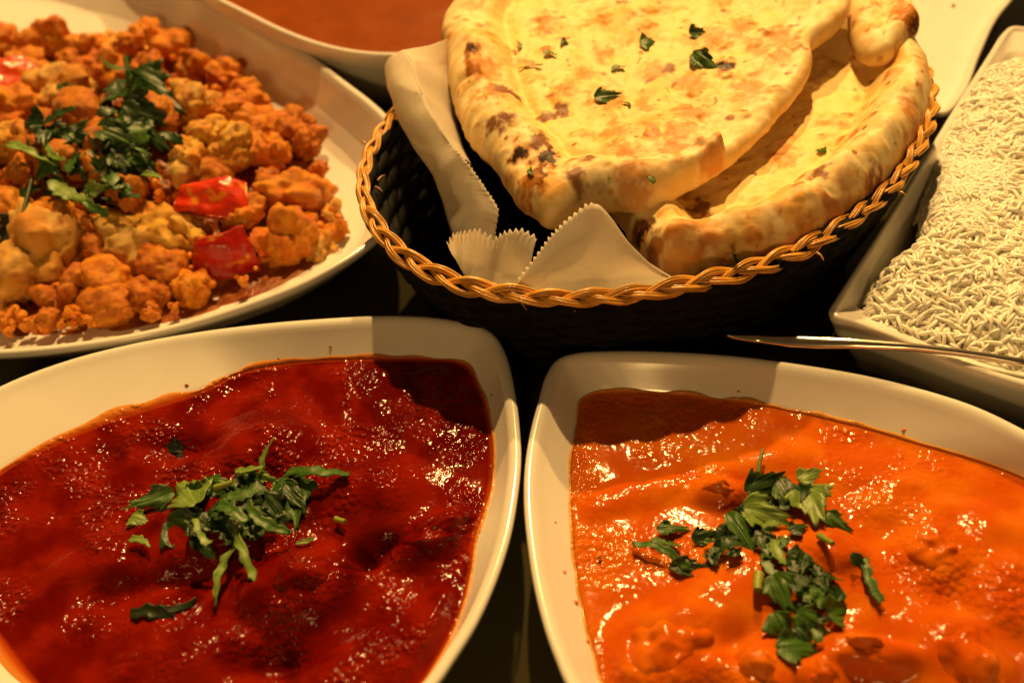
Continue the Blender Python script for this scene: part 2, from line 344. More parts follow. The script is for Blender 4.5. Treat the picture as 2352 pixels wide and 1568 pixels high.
# plate of cauliflower
cp_px = [(-330,-130),(-60,-160),(150,-130),(330,-75),(480,-3),(560,36),(640,80),(720,127),(800,187),(860,234),(903,278),(928,330),(937,400),(922,470),(890,525),(840,570),(760,620),(680,660),(560,705),(430,745),(300,775),(150,797),(0,810),(-200,812),(-450,770),(-640,650),(-700,450),(-620,200)]
CP_RIM, CPC = closed(DL(cp_px, .045), 360)
CP_IN = CPC+(CP_RIM-CPC)*.85
tag(obj('plate', dish('plate', CP_RIM, .045, CP_IN, .017, CPC, floor=.012, seed=3, lip=.004)), 'white pointed plate heaped with orange spiced cauliflower', 'plate', 'white serving dishes')
# soup bowl behind
sb_px = [(250,-150),(400,-62),(480,-12),(560,28),(640,68),(720,100),(800,120),(880,128),(960,124),(1050,100),(1150,50),(1230,-30),(1250,-150),(1150,-260),(900,-310),(600,-300),(350,-250)]
SB_RIM, SBC = closed(DL(sb_px, .055), 360); SB_IN = SBC+(SB_RIM-SBC)*.955
tag(obj('bowl', dish('bowl', SB_RIM, .055, SB_IN, .0515, SBC, seed=4, lip=.0035)), 'white bowl filled nearly to its rim with smooth orange soup behind the bread', 'bowl', 'white serving dishes')
r = np.linspace(.003, 1.012, 40); XY = SBC+(SB_IN-SBC)[None]*r[:, None, None]; V = xyz(XY[..., 0], XY[..., 1], .0515); V[:, 2] += .0003*fbm(V, 60, 2, 2)
tag(obj('soup', mesh('soup', V, gridF(40, 360, True), M_soup)), 'smooth brownish orange soup in the bowl behind the bread basket', 'soup')
# plate at the far right, behind basket and rice
wp_px = [(2010,-260),(2030,-40),(2060,120),(2110,230),(2165,262),(2215,215),(2250,130),(2290,44),(2345,-30),(2400,-140),(2360,-280),(2180,-330)]
WP_RIM, WPC = closed(DL(wp_px, .026), 360); WP_IN = WPC+(WP_RIM-WPC)*.90
tag(obj('plate', dish('plate', WP_RIM, .026, WP_IN, .016, WPC, floor=.012, seed=5, lip=.004)), 'empty white plate glimpsed behind the bread basket and the rice dish', 'plate', 'white serving dishes')
# rice dish
rd_px = [(1903,712),(1915,690),(1975,595),(2060,460),(2180,265),(2270,125),(2305,72),(2322,60),(2350,60),(2500,95),(2720,165),(2860,215),(2890,260),(2870,400),(2780,800),(2730,960),(2690,975),(2600,950),(2352,886),(2200,838),(2060,780),(1960,742),(1915,728)]
RD_RIM, RDC = closed(DL(rd_px, .053), 480); RD_IN = RDC+(RD_RIM-RDC)*.87
tag(obj('dish', dish('dish', RD_RIM, .053, RD_IN, .0485, RDC, floor=.019, foot=.7, seed=6, lip=.0035)), 'white rectangular dish holding plain boiled rice', 'dish', 'white serving dishes')

# ---------------------------------------------------------------- bread basket
BC = np.array([.0749, .0913]); BA, BB = .1479-.0030, .1130-.0030; BANG = math.atan2(.5763, .8172); ZB = .080
def ell(t, s=1.0):
    x, y = BA*s*np.cos(t), BB*s*np.sin(t); return np.stack([BC[0]+x*math.cos(BANG)-y*math.sin(BANG), BC[1]+x*math.sin(BANG)+y*math.cos(BANG)], -1)
basket = tag(empty('bread_basket', (BC[0], BC[1], 0)), 'oval dark wicker basket with a braided golden straw rim holding the flatbreads', 'basket')
O = np.array([BC[0], BC[1], 0])
def bscale(z): return .73+.27*(np.clip(z/ZB, 0, 1))**.75
NS = 56
for k in range(17):
    z = .004+k*.00455; t = np.linspace(0, 2*np.pi, NS*6, endpoint=False)
    e = ell(t, bscale(z)); nrm = (e-BC)/np.linalg.norm(e-BC, axis=1)[:, None]
    off = .0012*np.cos(t*NS/2+k*np.pi)
    P = np.concatenate([e+nrm*off[:, None], np.full((len(t), 1), z)], 1)
    V, F = tube(np.concatenate([P, P[:1]]), .0032, 6)
    obj('weaver', mesh('weaver', V-O, F, M_dark), basket)
st = None
for k in range(NS):
    t = 2*np.pi*k/NS; zz = np.linspace(.001, ZB-.002, 9); P = np.concatenate([np.array([ell(np.array(t), bscale(z)) for z in zz]), zz[:, None]], 1)
    V, F = tube(P, .0014, 5); obj('stake', mesh('stake', V-O, F, M_dark), basket)
t = np.linspace(0, 2*np.pi, 96, endpoint=False); e = ell(t, .73)
V = np.concatenate([np.c_[e, np.full(96, .003)], np.c_[BC+(e-BC)*.02, np.full(96, .003)], np.c_[BC+(e-BC)*.02, np.full(96, .001)], np.c_[e, np.full(96, .001)]])
obj('base', mesh('base', V-O, np.concatenate([gridF(4, 96, True)]), M_dark), basket)
# braided rim: three strands, each a bundle of straw fibres
NP = 17; tt = np.linspace(0, 2*np.pi, 1400, endpoint=True)
arc = np.r_[0, np.cumsum(np.linalg.norm(np.diff(ell(tt), axis=0), axis=1))]; arc /= arc[-1]
for sgi in range(3):
    mb = MB()
    th = 2*np.pi*NP*arc+sgi*2*np.pi/3
    wob = 1+.18*np.sin(arc*37+sgi)
    lat = .0027*np.sin(th)*wob; hgt = .0013*np.sin(2*th)
    e = ell(tt); nrm = (e-BC)/np.linalg.norm(e-BC, axis=1)[:, None]
    zb = ZB+.0012*np.sin(2*tt+1)+.0008*np.sin(5*tt)
    for fb in range(10):
        a = fb/9*2*np.pi; rr = (.00104 if fb else .0)
        ph = a+2*arc*2*np.pi*1.3+.5*np.sin(arc*23+fb*7)
        ox = rr*np.cos(ph)*(1+.25*np.sin(arc*200+fb*3)); oz = rr*.75*np.sin(ph)
        L = lat+ox; H = hgt+oz
        # the braid faces up and outwards
        P = np.concatenate([e+nrm*(L*.82+H*.45)[:, None], (zb-L*.50+H*.95)[:, None]], 1)
        V, F = tube(P, (.00047+.00016*np.sin(arc*90+fb*5+sgi)), 5)
        g = rng.uniform(.75, 1.25); base = np.array([.74, .37, .055])*g
        cc = base*(1+.30*fbm(V, 160, 2, fb+sgi*9)[:, None]); mb.add(V-O, F, np.clip(cc, .02, 1))
    obj('braid_strand', mb.mesh('braid_strand', M_straw), basket)
for k, (x, y, x2, y2) in enumerate([(1190,690,1210,712),(1293,690,1322,716),(1876,580,1892,598),(862,430,878,440),(868,415,884,402),(1500,690,1540,684),(840,330,826,322),(2064,440,2082,452)]):
    a = D(x, y, ZB-.003); b = D(x2, y2, ZB-.003); mid = (a+b)/2+np.array([0, 0, .0008])
    V, F = tube(polyline([a, mid, b], 7), np.linspace(.0006, .0002, 7), 5); obj('loose_straw', mesh('loose_straw', V-O, F, M_straw, np.tile([.5, .26, .07], (len(V), 1))), basket)

# ---------------------------------------------------------------- parchment
def zig(q, amp, period):
    """serrate a polyline sideways within its own run"""
    d = np.gradient(q, axis=0); s = np.r_[0, np.cumsum(np.linalg.norm(np.diff(q, axis=0), axis=1))]
    tri = np.abs(((s/period) % 1)*2-1)*2-1
    return q+np.array([0, 0, 1.0])[None]*(tri*amp*.75)[:, None]+np.stack([-d[:, 1], d[:, 0], d[:, 0]*0], 1)/np.linalg.norm(d[:, :2], axis=1)[:, None]*(tri*amp)[:, None]
def patch(lo, hi, nv=18, nu=150, bulge=(0, 0, 0), zamp=0, zper=.0035, seed=0, zend=2):
    a = polyline(lo, nu); b = polyline(hi, nu)
    bz = zig(b, zamp, zper) if zamp else b
    v = np.linspace(0, 1, nv)[:, None, None]
    G = a[None]*(1-v)+b[None]*v+np.array(bulge)[None, None]*np.sin(v*np.pi)+((bz-b)*sm(zend, zend-.05, np.linspace(0, 1, nu))[:, None])[None]*sm(.75, 1, v)
    G = G.reshape(-1, 3); G = G+.0011*(1-np.abs(pn(G, 38, seed+8))*3).clip(-1, 1)[:, None]*np.array([0, -.4, .9])+.0010*np.stack([pn(G, 55, seed), pn(G, 55, seed+1), pn(G, 55, seed+2)], 1)
    return G, gridF(nv, nu)
def paper(name, patches, label):
    mb = MB()
    for G, F in patches: mb.add(G, F)
    o = obj(name, mb.mesh(name, M_paper)); s = o.modifiers.new('thickness', 'SOLIDIFY'); s.thickness = .0002; s.offset = 0
    return tag(o, label, 'paper', 'parchment sheets lining the basket')
E1 = DL([(886,160,.090),(889,205,.088),(903,245,.086),(925,300,.082),(960,355,.078),(995,415,.074),(1015,460,.070),(1030,520,.065),(1042,552,.062)], 0)
E2 = DL([(925,118,.100),(948,140,.101),(957,190,.100),(982,250,.097),(1020,308,.094),(1065,365,.091),(1110,425,.088),(1146,482,.084),(1136,556,.074)], 0)
E2b = DL([(925,118,.0995),(948,140,.1005),(957,190,.0995),(982,250,.0965),(1020,308,.0935),(1065,365,.0905)], 0)
E3 = DL([(1030,92,.090),(1035,150,.080),(1040,210,.075),(1052,280,.068),(1065,340,.062),(1085,390,.058)], 0)
paper('parchment_sheet', [patch(E1, E2, bulge=(-.002, 0, .002), zamp=.0004, zper=.0024, seed=1), patch(E2b, E3, bulge=(.001, 0, -.001), seed=4)], 'beige parchment strip with a crimped edge folded over inside the left of the basket')
F1 = DL([(1046,590,.066),(1075,648,.066),(1120,676,.068),(1200,690,.068)], 0)
T1 = DL([(1028,562,.084),(1042,542,.088),(1060,538,.091),(1100,530,.094),(1136,552,.090),(1165,535,.094),(1200,528,.095),(1234,546,.092)], 0)
F2 = DL([(1166,692,.070),(1250,694,.070),(1350,686,.070),(1450,670,.070),(1570,645,.070)], 0)
T2 = DL([(1193,642,.082),(1226,592,.089),(1258,552,.095),(1300,510,.100),(1348,471,.105),(1376,474,.1045),(1410,510,.100),(1450,560,.093),(1490,606,.085),(1550,640,.077)], 0)
paper('parchment_sheet', [patch(F1, T1, bulge=(0, -.002, .001), zamp=.0009, zper=.0024, seed=7), patch(F2, T2, bulge=(0, -.003, .002), zamp=.0007, zper=.0024, seed=9, zend=.5)], 'beige parchment sheet with pinked pointed flaps standing up at the front of the basket')

# ---------------------------------------------------------------- flatbread
def bread(name, px, zf, label, thick, crust, seed, spots, extra=None, n=520, nr=150, hidden=None, dense=.6):
    """px: outline in the print; zf(x,y) plane of the underside; thick(ang)->(flat thickness); crust(A)->(height,width)"""
    pts = np.array([D(x, y, z) for x, y, z in px]); out, c = closed(pts, n)
    r = np.r_[1e-4, np.linspace(.002, 1, nr-1)**dense]; A = np.linspace(-np.pi, np.pi, n, endpoint=False)
    # uneven edge
    e = out-c; e = e*(1+.010*pn(np.stack([np.cos(A)*2, np.sin(A)*2, A*0], 1), 4, seed)+.006*pn(np.stack([np.cos(A)*2, np.sin(A)*2, A*0], 1), 11, seed))[:, None]; out = c+e
    XY = (c+e[None]*r[:, None, None]).reshape(-1, 2); X, Y = XY.T
    dd = dist_poly(XY, out[::2]); AA = np.tile(A, nr)
    Hc, Wc = crust(AA, X, Y); T = thick
    P = xyz(X, Y, 0)
    rise = np.sqrt(np.clip(1-(1-np.clip(dd/(Wc*.55), 0, 1))**2, 0, 1))         # round shoulder
    fall = sm(Wc*1.5, Wc*.55, dd)
    puff = 1+.35*fbm(P, 30, 2, seed+2)
    h = rise*(T+(Hc*puff-T)*fall)
    h += rise*(.0017*fbm(P, 42, 2, seed+1)+.00055*fbm(P, 120, 2, seed+4)+.00012*fbm(P, 420, 2, seed+6))
    gk = np.clip((Hc-.008)/.008, 0, 1); h -= .0024*gk*np.exp(-((dd-Wc*1.30)/.0045)**2)
    zp = zf(X, Y)
    bl = pn(P, 78, seed+31)+.5*pn(P, 170, seed+32); bs = sm(.18, .75, bl); h += rise*.0011*bs
    if extra is not None: h = h+extra(X, Y)*rise
    z = zp+h
    top = np.stack([X, Y, z], 1)
    P = np.stack([X, Y, z*.7], 1)
    # browning: golden blisters, brown patches, char flecks, a hole's painted shade
    n1 = fbm(P, 55, 3, seed+11); n2 = fbm(P, 150, 3, seed+12); hi = fbm(P, 42, 2, seed+1)
    C = mix((.84, .62, .27), (.90, .74, .42), sm(-.4, .5, n2)); C = mix(C, (.88, .65, .21), .6*sm(.012, .03, dd))
    C = mix(C, (.76, .40, .075), .75*sm(.22, .75, n1+.35*hi))
    C = mix(C, (.60, .20, .026), .8*sm(.55, .95, n2*.8+n1*.5+.15*hi))
    C = mix(C, (.66, .26, .035), .62*sm(.35, .85, bs*(.75+.6*n2)))
    C = mix(C, (.40, .12, .015), .7*sm(.80, 1.15, bs*(.8+.9*n2)))
    fl = pn(P, 240, seed+15)+.6*pn(P, 90, seed+16)
    C = mix(C, (.30, .09, .02), .85*sm(.62, .80, fl))
    C = mix(C, (.70, .42, .14), .4*sm(.003, .0, dd))
    for (sx, sy, sr, dk) in spots:
        q = D(sx, sy, float(np.mean(z))); i = np.argmin((X-q[0])**2+(Y-q[1])**2)
        for _ in range(3): q = D(sx, sy, z[i]); i = np.argmin((X-q[0])**2+(Y-q[1])**2)
        rr = np.hypot(X-q[0], (Y-q[1])*.8)/(sr*(1.7 if dk != 1 else 1.3))+.55*pn(P, 260, seed+20)+.3*pn(P, 600, seed+21)
        if dk == 2: C = mix(C, (.46, .15, .02), .85*sm(1.15, .6, rr)); C = mix(C, (.020, .006, .003), .97*sm(.72, .5, rr))
        elif dk == 1: C = mix(C, (.60, .22, .03), .75*sm(1.15, .3, rr))
        else: C = mix(C, (.20, .06, .02), .9*sm(1.1, .4, rr))
    # underside
    rb = np.array([1.0, .995, .97, .85, .5, .02]); XB = (c+e[None]*rb[:, None, None]).reshape(-1, 2)
    zb = zf(XB[:, 0], XB[:, 1])-np.repeat([.0006, .0018, .003, .0035, .0035, .0035], n)
    Vb = np.c_[XB, zb]; Cb = np.tile([.74, .48, .20], (len(Vb), 1))
    V = np.concatenate([top, Vb]); C = np.concatenate([C, Cb])
    F = gridF(nr+6, n, True)
    return tag(obj(name, mesh(name, V, F, M_naan, np.clip(C, 0, 1))), label, 'flatbread', 'flatbreads in the basket'), (X, Y, z)
# plane through three picture points
def plane(p, q, s):
    a, b, c = D(*p), D(*q), D(*s); nrm = np.cross(b-a, c-a); return lambda x, y: a[2]-(nrm[0]*(x-a[0])+nrm[1]*(y-a[1]))/nrm[2]
# lower bread, with the thick crust along the basket rim
n2_px = [(1395,480,0.0620),(1425,520,0.0640),(1455,565,0.0660),(1490,600,0.0680),(1540,628,0.0690),(1620,630,0.0700),(1720,606,0.0720),(1800,590,0.0730),(1880,545,0.0740),(1950,490,0.0760),(2010,440,0.0780),(2060,380,0.0800),(2105,310,0.0820),(2140,230,0.0850),(2152,160,0.0880),(2145,105,0.0900),(2115,60,0.0910),(2040,20,0.0900),(1900,-40,0.0860),(1700,-60,0.0820),(1450,40,0.0690),(1330,200,0.0600),(1320,360,0.0580)]
p2 = plane((1455,570,.066), (2100,310,.076), (1600,200,.061))
def crust2(A, X, Y):
    q = np.stack([X, Y], 1); fr = D(1460, 575, .07); rt = D(2145, 160, .09)
    k = sm(-.04, .05, (X-fr[0]))  # the ring is fatter along the rim
    return .0125+.004*k, .016+.006*k
n2_spots = [(1475,535,.0026,2),(1465,555,.002,0),(1500,600,.003,0),(2035,375,.0065,1),(2035,380,.004,0),(1650,590,.008,1),(1880,400,.003,0),(1800,360,.007,1),(1560,545,.009,1),(1860,585,.008,1),(1610,480,.004,0),(1900,480,.0025,0),(1980,420,.008,1),(2095,255,.006,1),(1620,520,.006,1),(1760,610,.006,1)]
lower, surf2 = bread('flatbread', n2_px, p2, 'lower naan with a fat puffy crust resting along the braided rim', .005, crust2, 51, n2_spots, dense=.55)
# third bread, the folded piece at the back right
n3_px = [(1940,-60,0.0910),(1950,10,0.0910),(1955,60,0.0900),(1972,115,0.0880),(2000,140,0.0870),(2040,135,0.0890),(2065,105,0.0920),(2095,70,0.0950),(2115,45,0.0970),(2108,10,0.0980),(2080,-40,0.0980),(2010,-80,0.0950)]
p3 = plane((1980,130,.086), (2115,45,.092), (1940,-60,.087))
n3_spots = [(2090,30,.005,2),(2105,42,.004,2),(2075,20,.007,1)]
third, surf3 = bread('flatbread', n3_px, p3, 'small folded naan piece with a charred corner at the back right of the basket', .006, lambda A, X, Y: (.009+0*X, .012+0*X), 77, n3_spots, n=260, nr=60)
# top bread
n1_px = [(1012,75,0.0850),(1022,35,0.0860),(1048,5,0.0870),(1100,-40,0.0890),(1300,-110,0.0930),(1600,-130,0.0950),(1850,-90,0.0970),(1950,-20,0.0990),(1948,12,0.0980),(1925,48,0.0970),(1888,72,0.0970),(1866,90,0.0970),(1872,118,0.0970),(1848,172,0.0950),(1800,235,0.0920),(1745,300,0.0890),(1700,345,0.0870),(1625,405,0.0840),(1560,445,0.0820),(1500,474,0.0810),(1440,482,0.0800),(1395,480,0.0800),(1340,492,0.0790),(1295,515,0.0780),(1262,522,0.0770),(1228,502,0.0770),(1190,470,0.0780),(1162,432,0.0780),(1138,385,0.0790),(1100,350,0.0790),(1068,308,0.0800),(1048,250,0.0810),(1033,200,0.0820),(1027,140,0.0830)]
p1 = plane((1262,522,.0775), (1030,130,.0815), (1850,172,.089))
fold = np.array([D(1560,165,.107)[:2], D(1617,228,.107)[:2], D(1700,298,.106)[:2]])
def extra1(X, Y):
    Q = np.stack([X, Y], 1); a, b = fold[0], fold[2]; d = (b-a)/np.linalg.norm(b-a); nrm = np.array([-d[1], d[0]])
    s = (Q-a)@d; tt_ = (Q-a)@nrm
    wv = .004*pn(xyz(X, Y, 0), 60, 91)
    along = sm(-.03, .035, s)*sm(np.linalg.norm(b-a)+.012, np.linalg.norm(b-a)-.004, s)
    return .0068*along*sm(.0008, -.0012, tt_+wv)*sm(-.085, -.01, tt_)
def crust1(A, X, Y):
    L = D(1080, 250, .1); k = sm(.070, .012, X-L[0]-.55*np.clip(-(Y-L[1]), 0, .2))
    kf = sm(D(1350, 490, .09)[0]+.010, D(1350, 490, .09)[0]-.03, X)
    return .0075+.0085*k, .009+.017*k
n1_spots = [(1667,153,.0030,2),(1560,300,.007,1),(1300,200,.006,1),(1340,170,.005,1),(1480,240,.005,1),(1540,340,.006,1),(1450,400,.006,1),(1250,60,.007,1),(1800,90,.008,1),(1700,60,.007,1),(1590,190,.008,1),(1720,200,.008,1),(1640,330,.006,1),(1195,352,.0032,2),(1255,362,.0042,2),(1228,408,.0040,2),(1130,210,.009,1),(1150,205,.003,0),(1085,115,.0025,2),(1075,130,.002,0),(1085,150,.003,2),(1185,220,.0025,0),(1160,270,.003,0),(1130,300,.002,0),(1215,145,.003,1),(1290,255,.003,0),(1510,160,.006,1),(1535,155,.0025,0),(1585,250,.007,1),(1410,305,.006,1),(1400,235,.008,1),(1440,345,.005,1),(1240,320,.003,0),(1100,60,.003,1),(1385,120,.005,1),(1740,110,.006,1),(1640,90,.008,1),(1790,130,.005,1),(1110,150,.008,1),(1005,70,.003,2),(1320,470,.003,0),(1215,470,.005,1),(1350,430,.003,0),(1255,268,.0025,0)]  # leading spot paints the shade inside a small hole, others are scorch marks
top1, surf1 = bread('flatbread', n1_px, p1, 'big top naan with a blistered left crust, sprinkled with chopped coriander', .0065, crust1, 63, n1_spots, extra1, n=700, nr=210)

def on(surf, x, y, z0):
    """height of a bread under a picture point"""
    X, Y, Z = surf; z = z0
    for _ in range(4):
        q = D(x, y, z); i = np.argmin((X-q[0])**2+(Y-q[1])**2); z = Z[i]
    return z

# ---------------------------------------------------------------- cauliflower
def mound(x, y):
    c = D(215, 290, .05); dx, dy = x-c[0], y-c[1]
    return .020+.036*np.exp(-(dx/.085)**2-(dy/.062)**2)
def hit(x, y, lift=0):
    z = .04
    for _ in range(12):
        p = D(x, y, z); z = .5*z+.5*(mound(p[0], p[1])+lift)
    return D(x, y, z)
PAL = dict(o=((.78,.27,.007),(.66,.16,.004),(.84,.38,.025)), y=((.84,.47,.06),(.78,.30,.015),(.88,.58,.13)), r=((.64,.20,.006),(.50,.11,.004),(.74,.32,.02)), p=((.76,.42,.08),(.66,.26,.02),(.82,.54,.17)))
def floret_mesh(seed, pal, kind):
    q = np.random.default_rng(seed); d, F = ICO[5]
    if kind == 'chunk':
        V = d*(1+.16*fbm(d, 1.3, 2, seed)+.05*fbm(d, 4, 3, seed+3)+.02*fbm(d, 12, 2, seed+4))[:, None]*[1, .85, .75]
    else:
        sp = [(np.zeros(3), .55)]
        nb = 11 if kind == 'floret' else 6
        for k in range(nb):
            v = q.normal(size=3); v[2] = abs(v[2])*.9+.05 if kind == 'floret' else v[2]*.6; v /= np.linalg.norm(v); c = v*q.uniform(.45, .66); r = q.uniform(.26, .40); sp.append((c, r))
            for j in range(24):
                u = q.normal(size=3)+v*.7; u /= np.linalg.norm(u); sp.append((c+u*r*.86, r*q.uniform(.14, .36)))
        if kind == 'stalk':
            for k in range(8): sp.append((np.array([.12*k+.1, .03*q.normal(), -.02*k]), .42-.03*k))
        for k in range(4): sp.append((np.array([.05*q.normal(), .05*q.normal(), -.25-.18*k]), .38-.05*k))
        R = np.full(len(d), .3)
        for c, r in sp:
            b = d@c; disc = r*r-(c@c-b*b); t = np.where(disc > 0, b+np.sqrt(np.clip(disc, 0, None)), 0); R = np.maximum(R, t)
        R = R*(1+.22*fbm(d, 1.4, 2, seed+2)+.06*fbm(d, 6, 3, seed)+.03*pn(d, 22, seed)+.02*pn(d, 45, seed)); V = d*R[:, None]*q.uniform(.8, 1.2, 3)
    a, b, c = pal
    col = mix(a, b, sm(-.3, .6, fbm(d, 1.6, 3, seed+7))); col = mix(col, c, .8*sm(.0, .7, fbm(d, 2.2, 2, seed+8)))
    col = mix(col, (.40, .085, .003), .8*sm(.15, .7, fbm(d, 4.5, 3, seed+9))); col = mix(col, (.84, .42, .035), .6*sm(.25, .8, fbm(d, 7, 2, seed+12)))
    if kind == 'stalk': col = mix(col, (.84, .56, .16), .75*sm(.1, .5, d[:, 0]))
    return mesh('cauliflower_floret' if kind != 'chunk' else 'potato_chunk', V, F, M_veg, col)
LIB = {}
def veg(name, x, y, rpx, key, kind, seed, lift=0, rot=None, sc=(1, 1, 1), label=None, cat=None, group=None, sink=.25):
    k = (key, kind, seed)
    if k not in LIB: LIB[k] = floret_mesh(seed*31+len(LIB), PAL[key], kind)
    p = hit(x, y, lift); R = rpx/FPX*np.linalg.norm(p-CP)
    o = obj(name, LIB[k]); o.location = p-np.array([0, 0, R*sink])
    q = random.Random(int(x*7+y*3)); o.rotation_euler = rot or (q.uniform(-.6, .6), q.uniform(-.6, .6), q.uniform(0, 6.28)); R *= 1.28; o.scale = (R*sc[0], R*sc[1], R*sc[2])
    tag(o, label, cat, group); return o
GC = 'spiced cauliflower florets on the plate'
GL = 'orange spiced cauliflower floret among others in the heap on the pointed plate'
# x, y, radius px, palette, kind, seed, lift(m), label
FL = [(109,88,56,'o','floret',1,.002,'orange cauliflower floret at the far upper left edge of the heap'),
 (247,95,32,'y','floret',2,.0,'small yellow cauliflower floret between two orange ones at the back of the heap'),
 (318,82,46,'o','floret',3,.006,'knobbly orange floret standing highest at the back of the heap'),(397,98,46,'o','floret',4,.002,'orange floret right of the tallest knobbly one at the back of the heap'),
 (455,165,58,'o','floret',1,.001,'big orange floret on the back slope of the heap, facing the soup bowl'),(522,180,46,'o','floret',5,.0,'small orange floret at the back rim side, touching the big one facing the soup bowl'),(560,215,52,'o','floret',2,.0,'orange floret midway along the upper edge of the heap'),(430,235,54,'p','floret',3,.006,'pale floret right of the large lobed coriander leaf'),
 (595,272,60,'o','floret',4,.001,'orange floret on the upper edge just before the reddish end of the heap'),(662,300,54,'r','floret',5,.0,'reddish floret beside the pointed one at the right end of the upper heap'),(700,322,42,'r','floret',6,.0,'reddish floret with a pointed tip at the right end of the upper heap'),
 (540,330,54,'y','floret',6,.004,'small yellow knobbly floret in the middle of the right half of the heap'),(615,348,50,'o','floret',1,.001,'orange floret above the largest crumbly floret'),(420,355,44,'y','stalk',2,.008,'pale yellow cauliflower stalk leaning beside the dark coriander pile'),
 (690,450,82,'o','floret',3,.002,'largest crumbly floret near the pointed end of the plate'),(655,545,74,'o','floret',5,.0,'crumbly orange floret below the largest one, near the plate rim'),(748,490,44,'p','floret',2,-.004,'pale small floret nearest to the tip of the plate'),
 (548,492,54,'o','floret',4,.004,'orange floret just right of the bright red pepper piece'),(335,520,88,'y','stalk',3,.004,'wide yellow fan-shaped floret with a cut stalk in the front of the heap'),
 (440,530,56,'y','stalk',5,.002,'yellow stalk piece directly left of the dark red pepper piece'),(112,500,50,'o','chunk',2,.010,'smooth rounded orange piece standing upright at the front left of the heap'),(22,470,42,'o','chunk',3,.012,'smooth orange potato chunk at the left frame edge behind the blackish leaf'),
 (25,255,56,'o','floret',6,.004,'orange floret at the left frame edge below the cut-off red pepper piece'),(18,320,50,'y','floret',2,.004,'yellow floret at the left frame edge beside the bright green coriander strip'),(128,200,62,'p','floret',1,.008,'pale floret flecked with herbs above the coriander pile'),(175,245,45,'r','chunk',4,.006,'dark smooth potato chunk just above the coriander pile'),
 (190,492,44,'r','floret',6,.002,'reddish floret right of the smooth upright piece at the front left'),(90,590,92,'p','floret',4,.002,'big pale floret at the front left with a finely pitted face'),
 (238,630,44,'o','chunk',1,.004,'small smooth orange piece wedged between two florets at the front'),(243,690,52,'r','chunk',5,.0,'dark orange floret lowest at the front, left of the dark gap'),(345,668,46,'r','floret',1,.0,'dark reddish floret between two orange ones at the front edge'),(440,660,54,'o','floret',2,.0,'orange floret at the front edge of the heap next to the dark gap'),
 (375,600,54,'r','chunk',2,.0,'dark smooth lump under the wide yellow fan-shaped floret'),(210,575,42,'r','floret',5,.0,'small dark floret right of the big pitted pale one'),(30,650,55,'p','floret',3,.0,'pale floret at the left frame edge near the front rim'),(150,660,56,'r','floret',6,-.002,'dark floret under the big pitted pale one at the front'),
 (290,440,50,'r','floret',4,.002,'dark floret just below the coriander pile'),(480,400,46,'r','chunk',3,-.004,'dark lump behind the bright red pepper piece'),(60,390,50,'o','floret',1,.004,'orange floret left of the coriander pile under the hanging thin stem'),(330,160,50,'r','floret',6,.0,'dark floret behind the large lobed coriander leaf'),(230,170,50,'o','floret',5,.004,'orange floret half hidden under the large lobed coriander leaf'),(350,280,60,'r','floret',4,.0,'dark floret half covered by the right of the coriander pile'),
 (620,430,44,'r','floret',2,-.004,'dark floret in the shade left of the largest crumbly one'),(-60,400,80,'o','floret',5,.0,'floret wholly past the left frame edge beside the coriander'),(-60,560,80,'o','floret',1,.0,'floret past the left frame edge near the front'),(-70,200,80,'o','floret',4,.0,'floret past the left frame edge near the back'),(-40,90,60,'o','floret',2,.0,'floret at the left frame edge at the very back'),
 (100,330,70,'r','floret',3,.0,'dark floret under the left of the coriander pile'),(220,360,80,'r','floret',6,.0,'dark floret buried under the middle of the coriander pile'),(40,150,50,'o','floret',3,.002,'orange floret right above the cut-off red pepper piece'),(200,120,40,'o','floret',6,.0,'small orange floret behind the pale flecked one'),(510,250,44,'o','floret',1,.004,'small orange floret between the upper edge and the yellow knobbly one'),(480,310,46,'y','floret',4,.004,'yellow floret right of the slanting pale stalk'),(755,540,30,'o','chunk',4,-.006,'tiny smooth chunk lying by the plate tip'),(725,560,40,'p','floret',1,-.004,'pale small floret lowest near the tip of the plate')]
for i, (x, y, r, key, kind, sd, lf, lab) in enumerate(FL):
    nm = 'cauliflower_floret' if kind != 'chunk' else 'potato_chunk'
    if kind == 'chunk': veg(nm, x, y, r, key, kind, sd, lf, label=lab or 'smooth spiced potato chunk tucked among the cauliflower florets', cat='potato chunk', group='potato chunks among the cauliflower')
    else: veg(nm, x, y, r, key, kind, sd, lf, label=lab or GL, cat='cauliflower floret', group=GC, sink=.35)
for i, (x, y, r) in enumerate([(350,716,20),(35,722,24),(8,742,26),(115,736,24),(170,728,22),(70,745,16),(290,720,16),(140,745,12),(205,735,14),(480,650,14),(787,520,16),(560,650,14),(400,705,12),(712,275,14),(735,390,20),(560,150,12),(20,765,12)]):
    veg('cauliflower_crumb', x, y, r, 'o' if i % 3 else 'r', 'floret', 1+i % 5, .0, label='small orange cauliflower crumb at the edge of the heap', cat='crumb', group='cauliflower crumbs at the edge of the heap', sink=0)
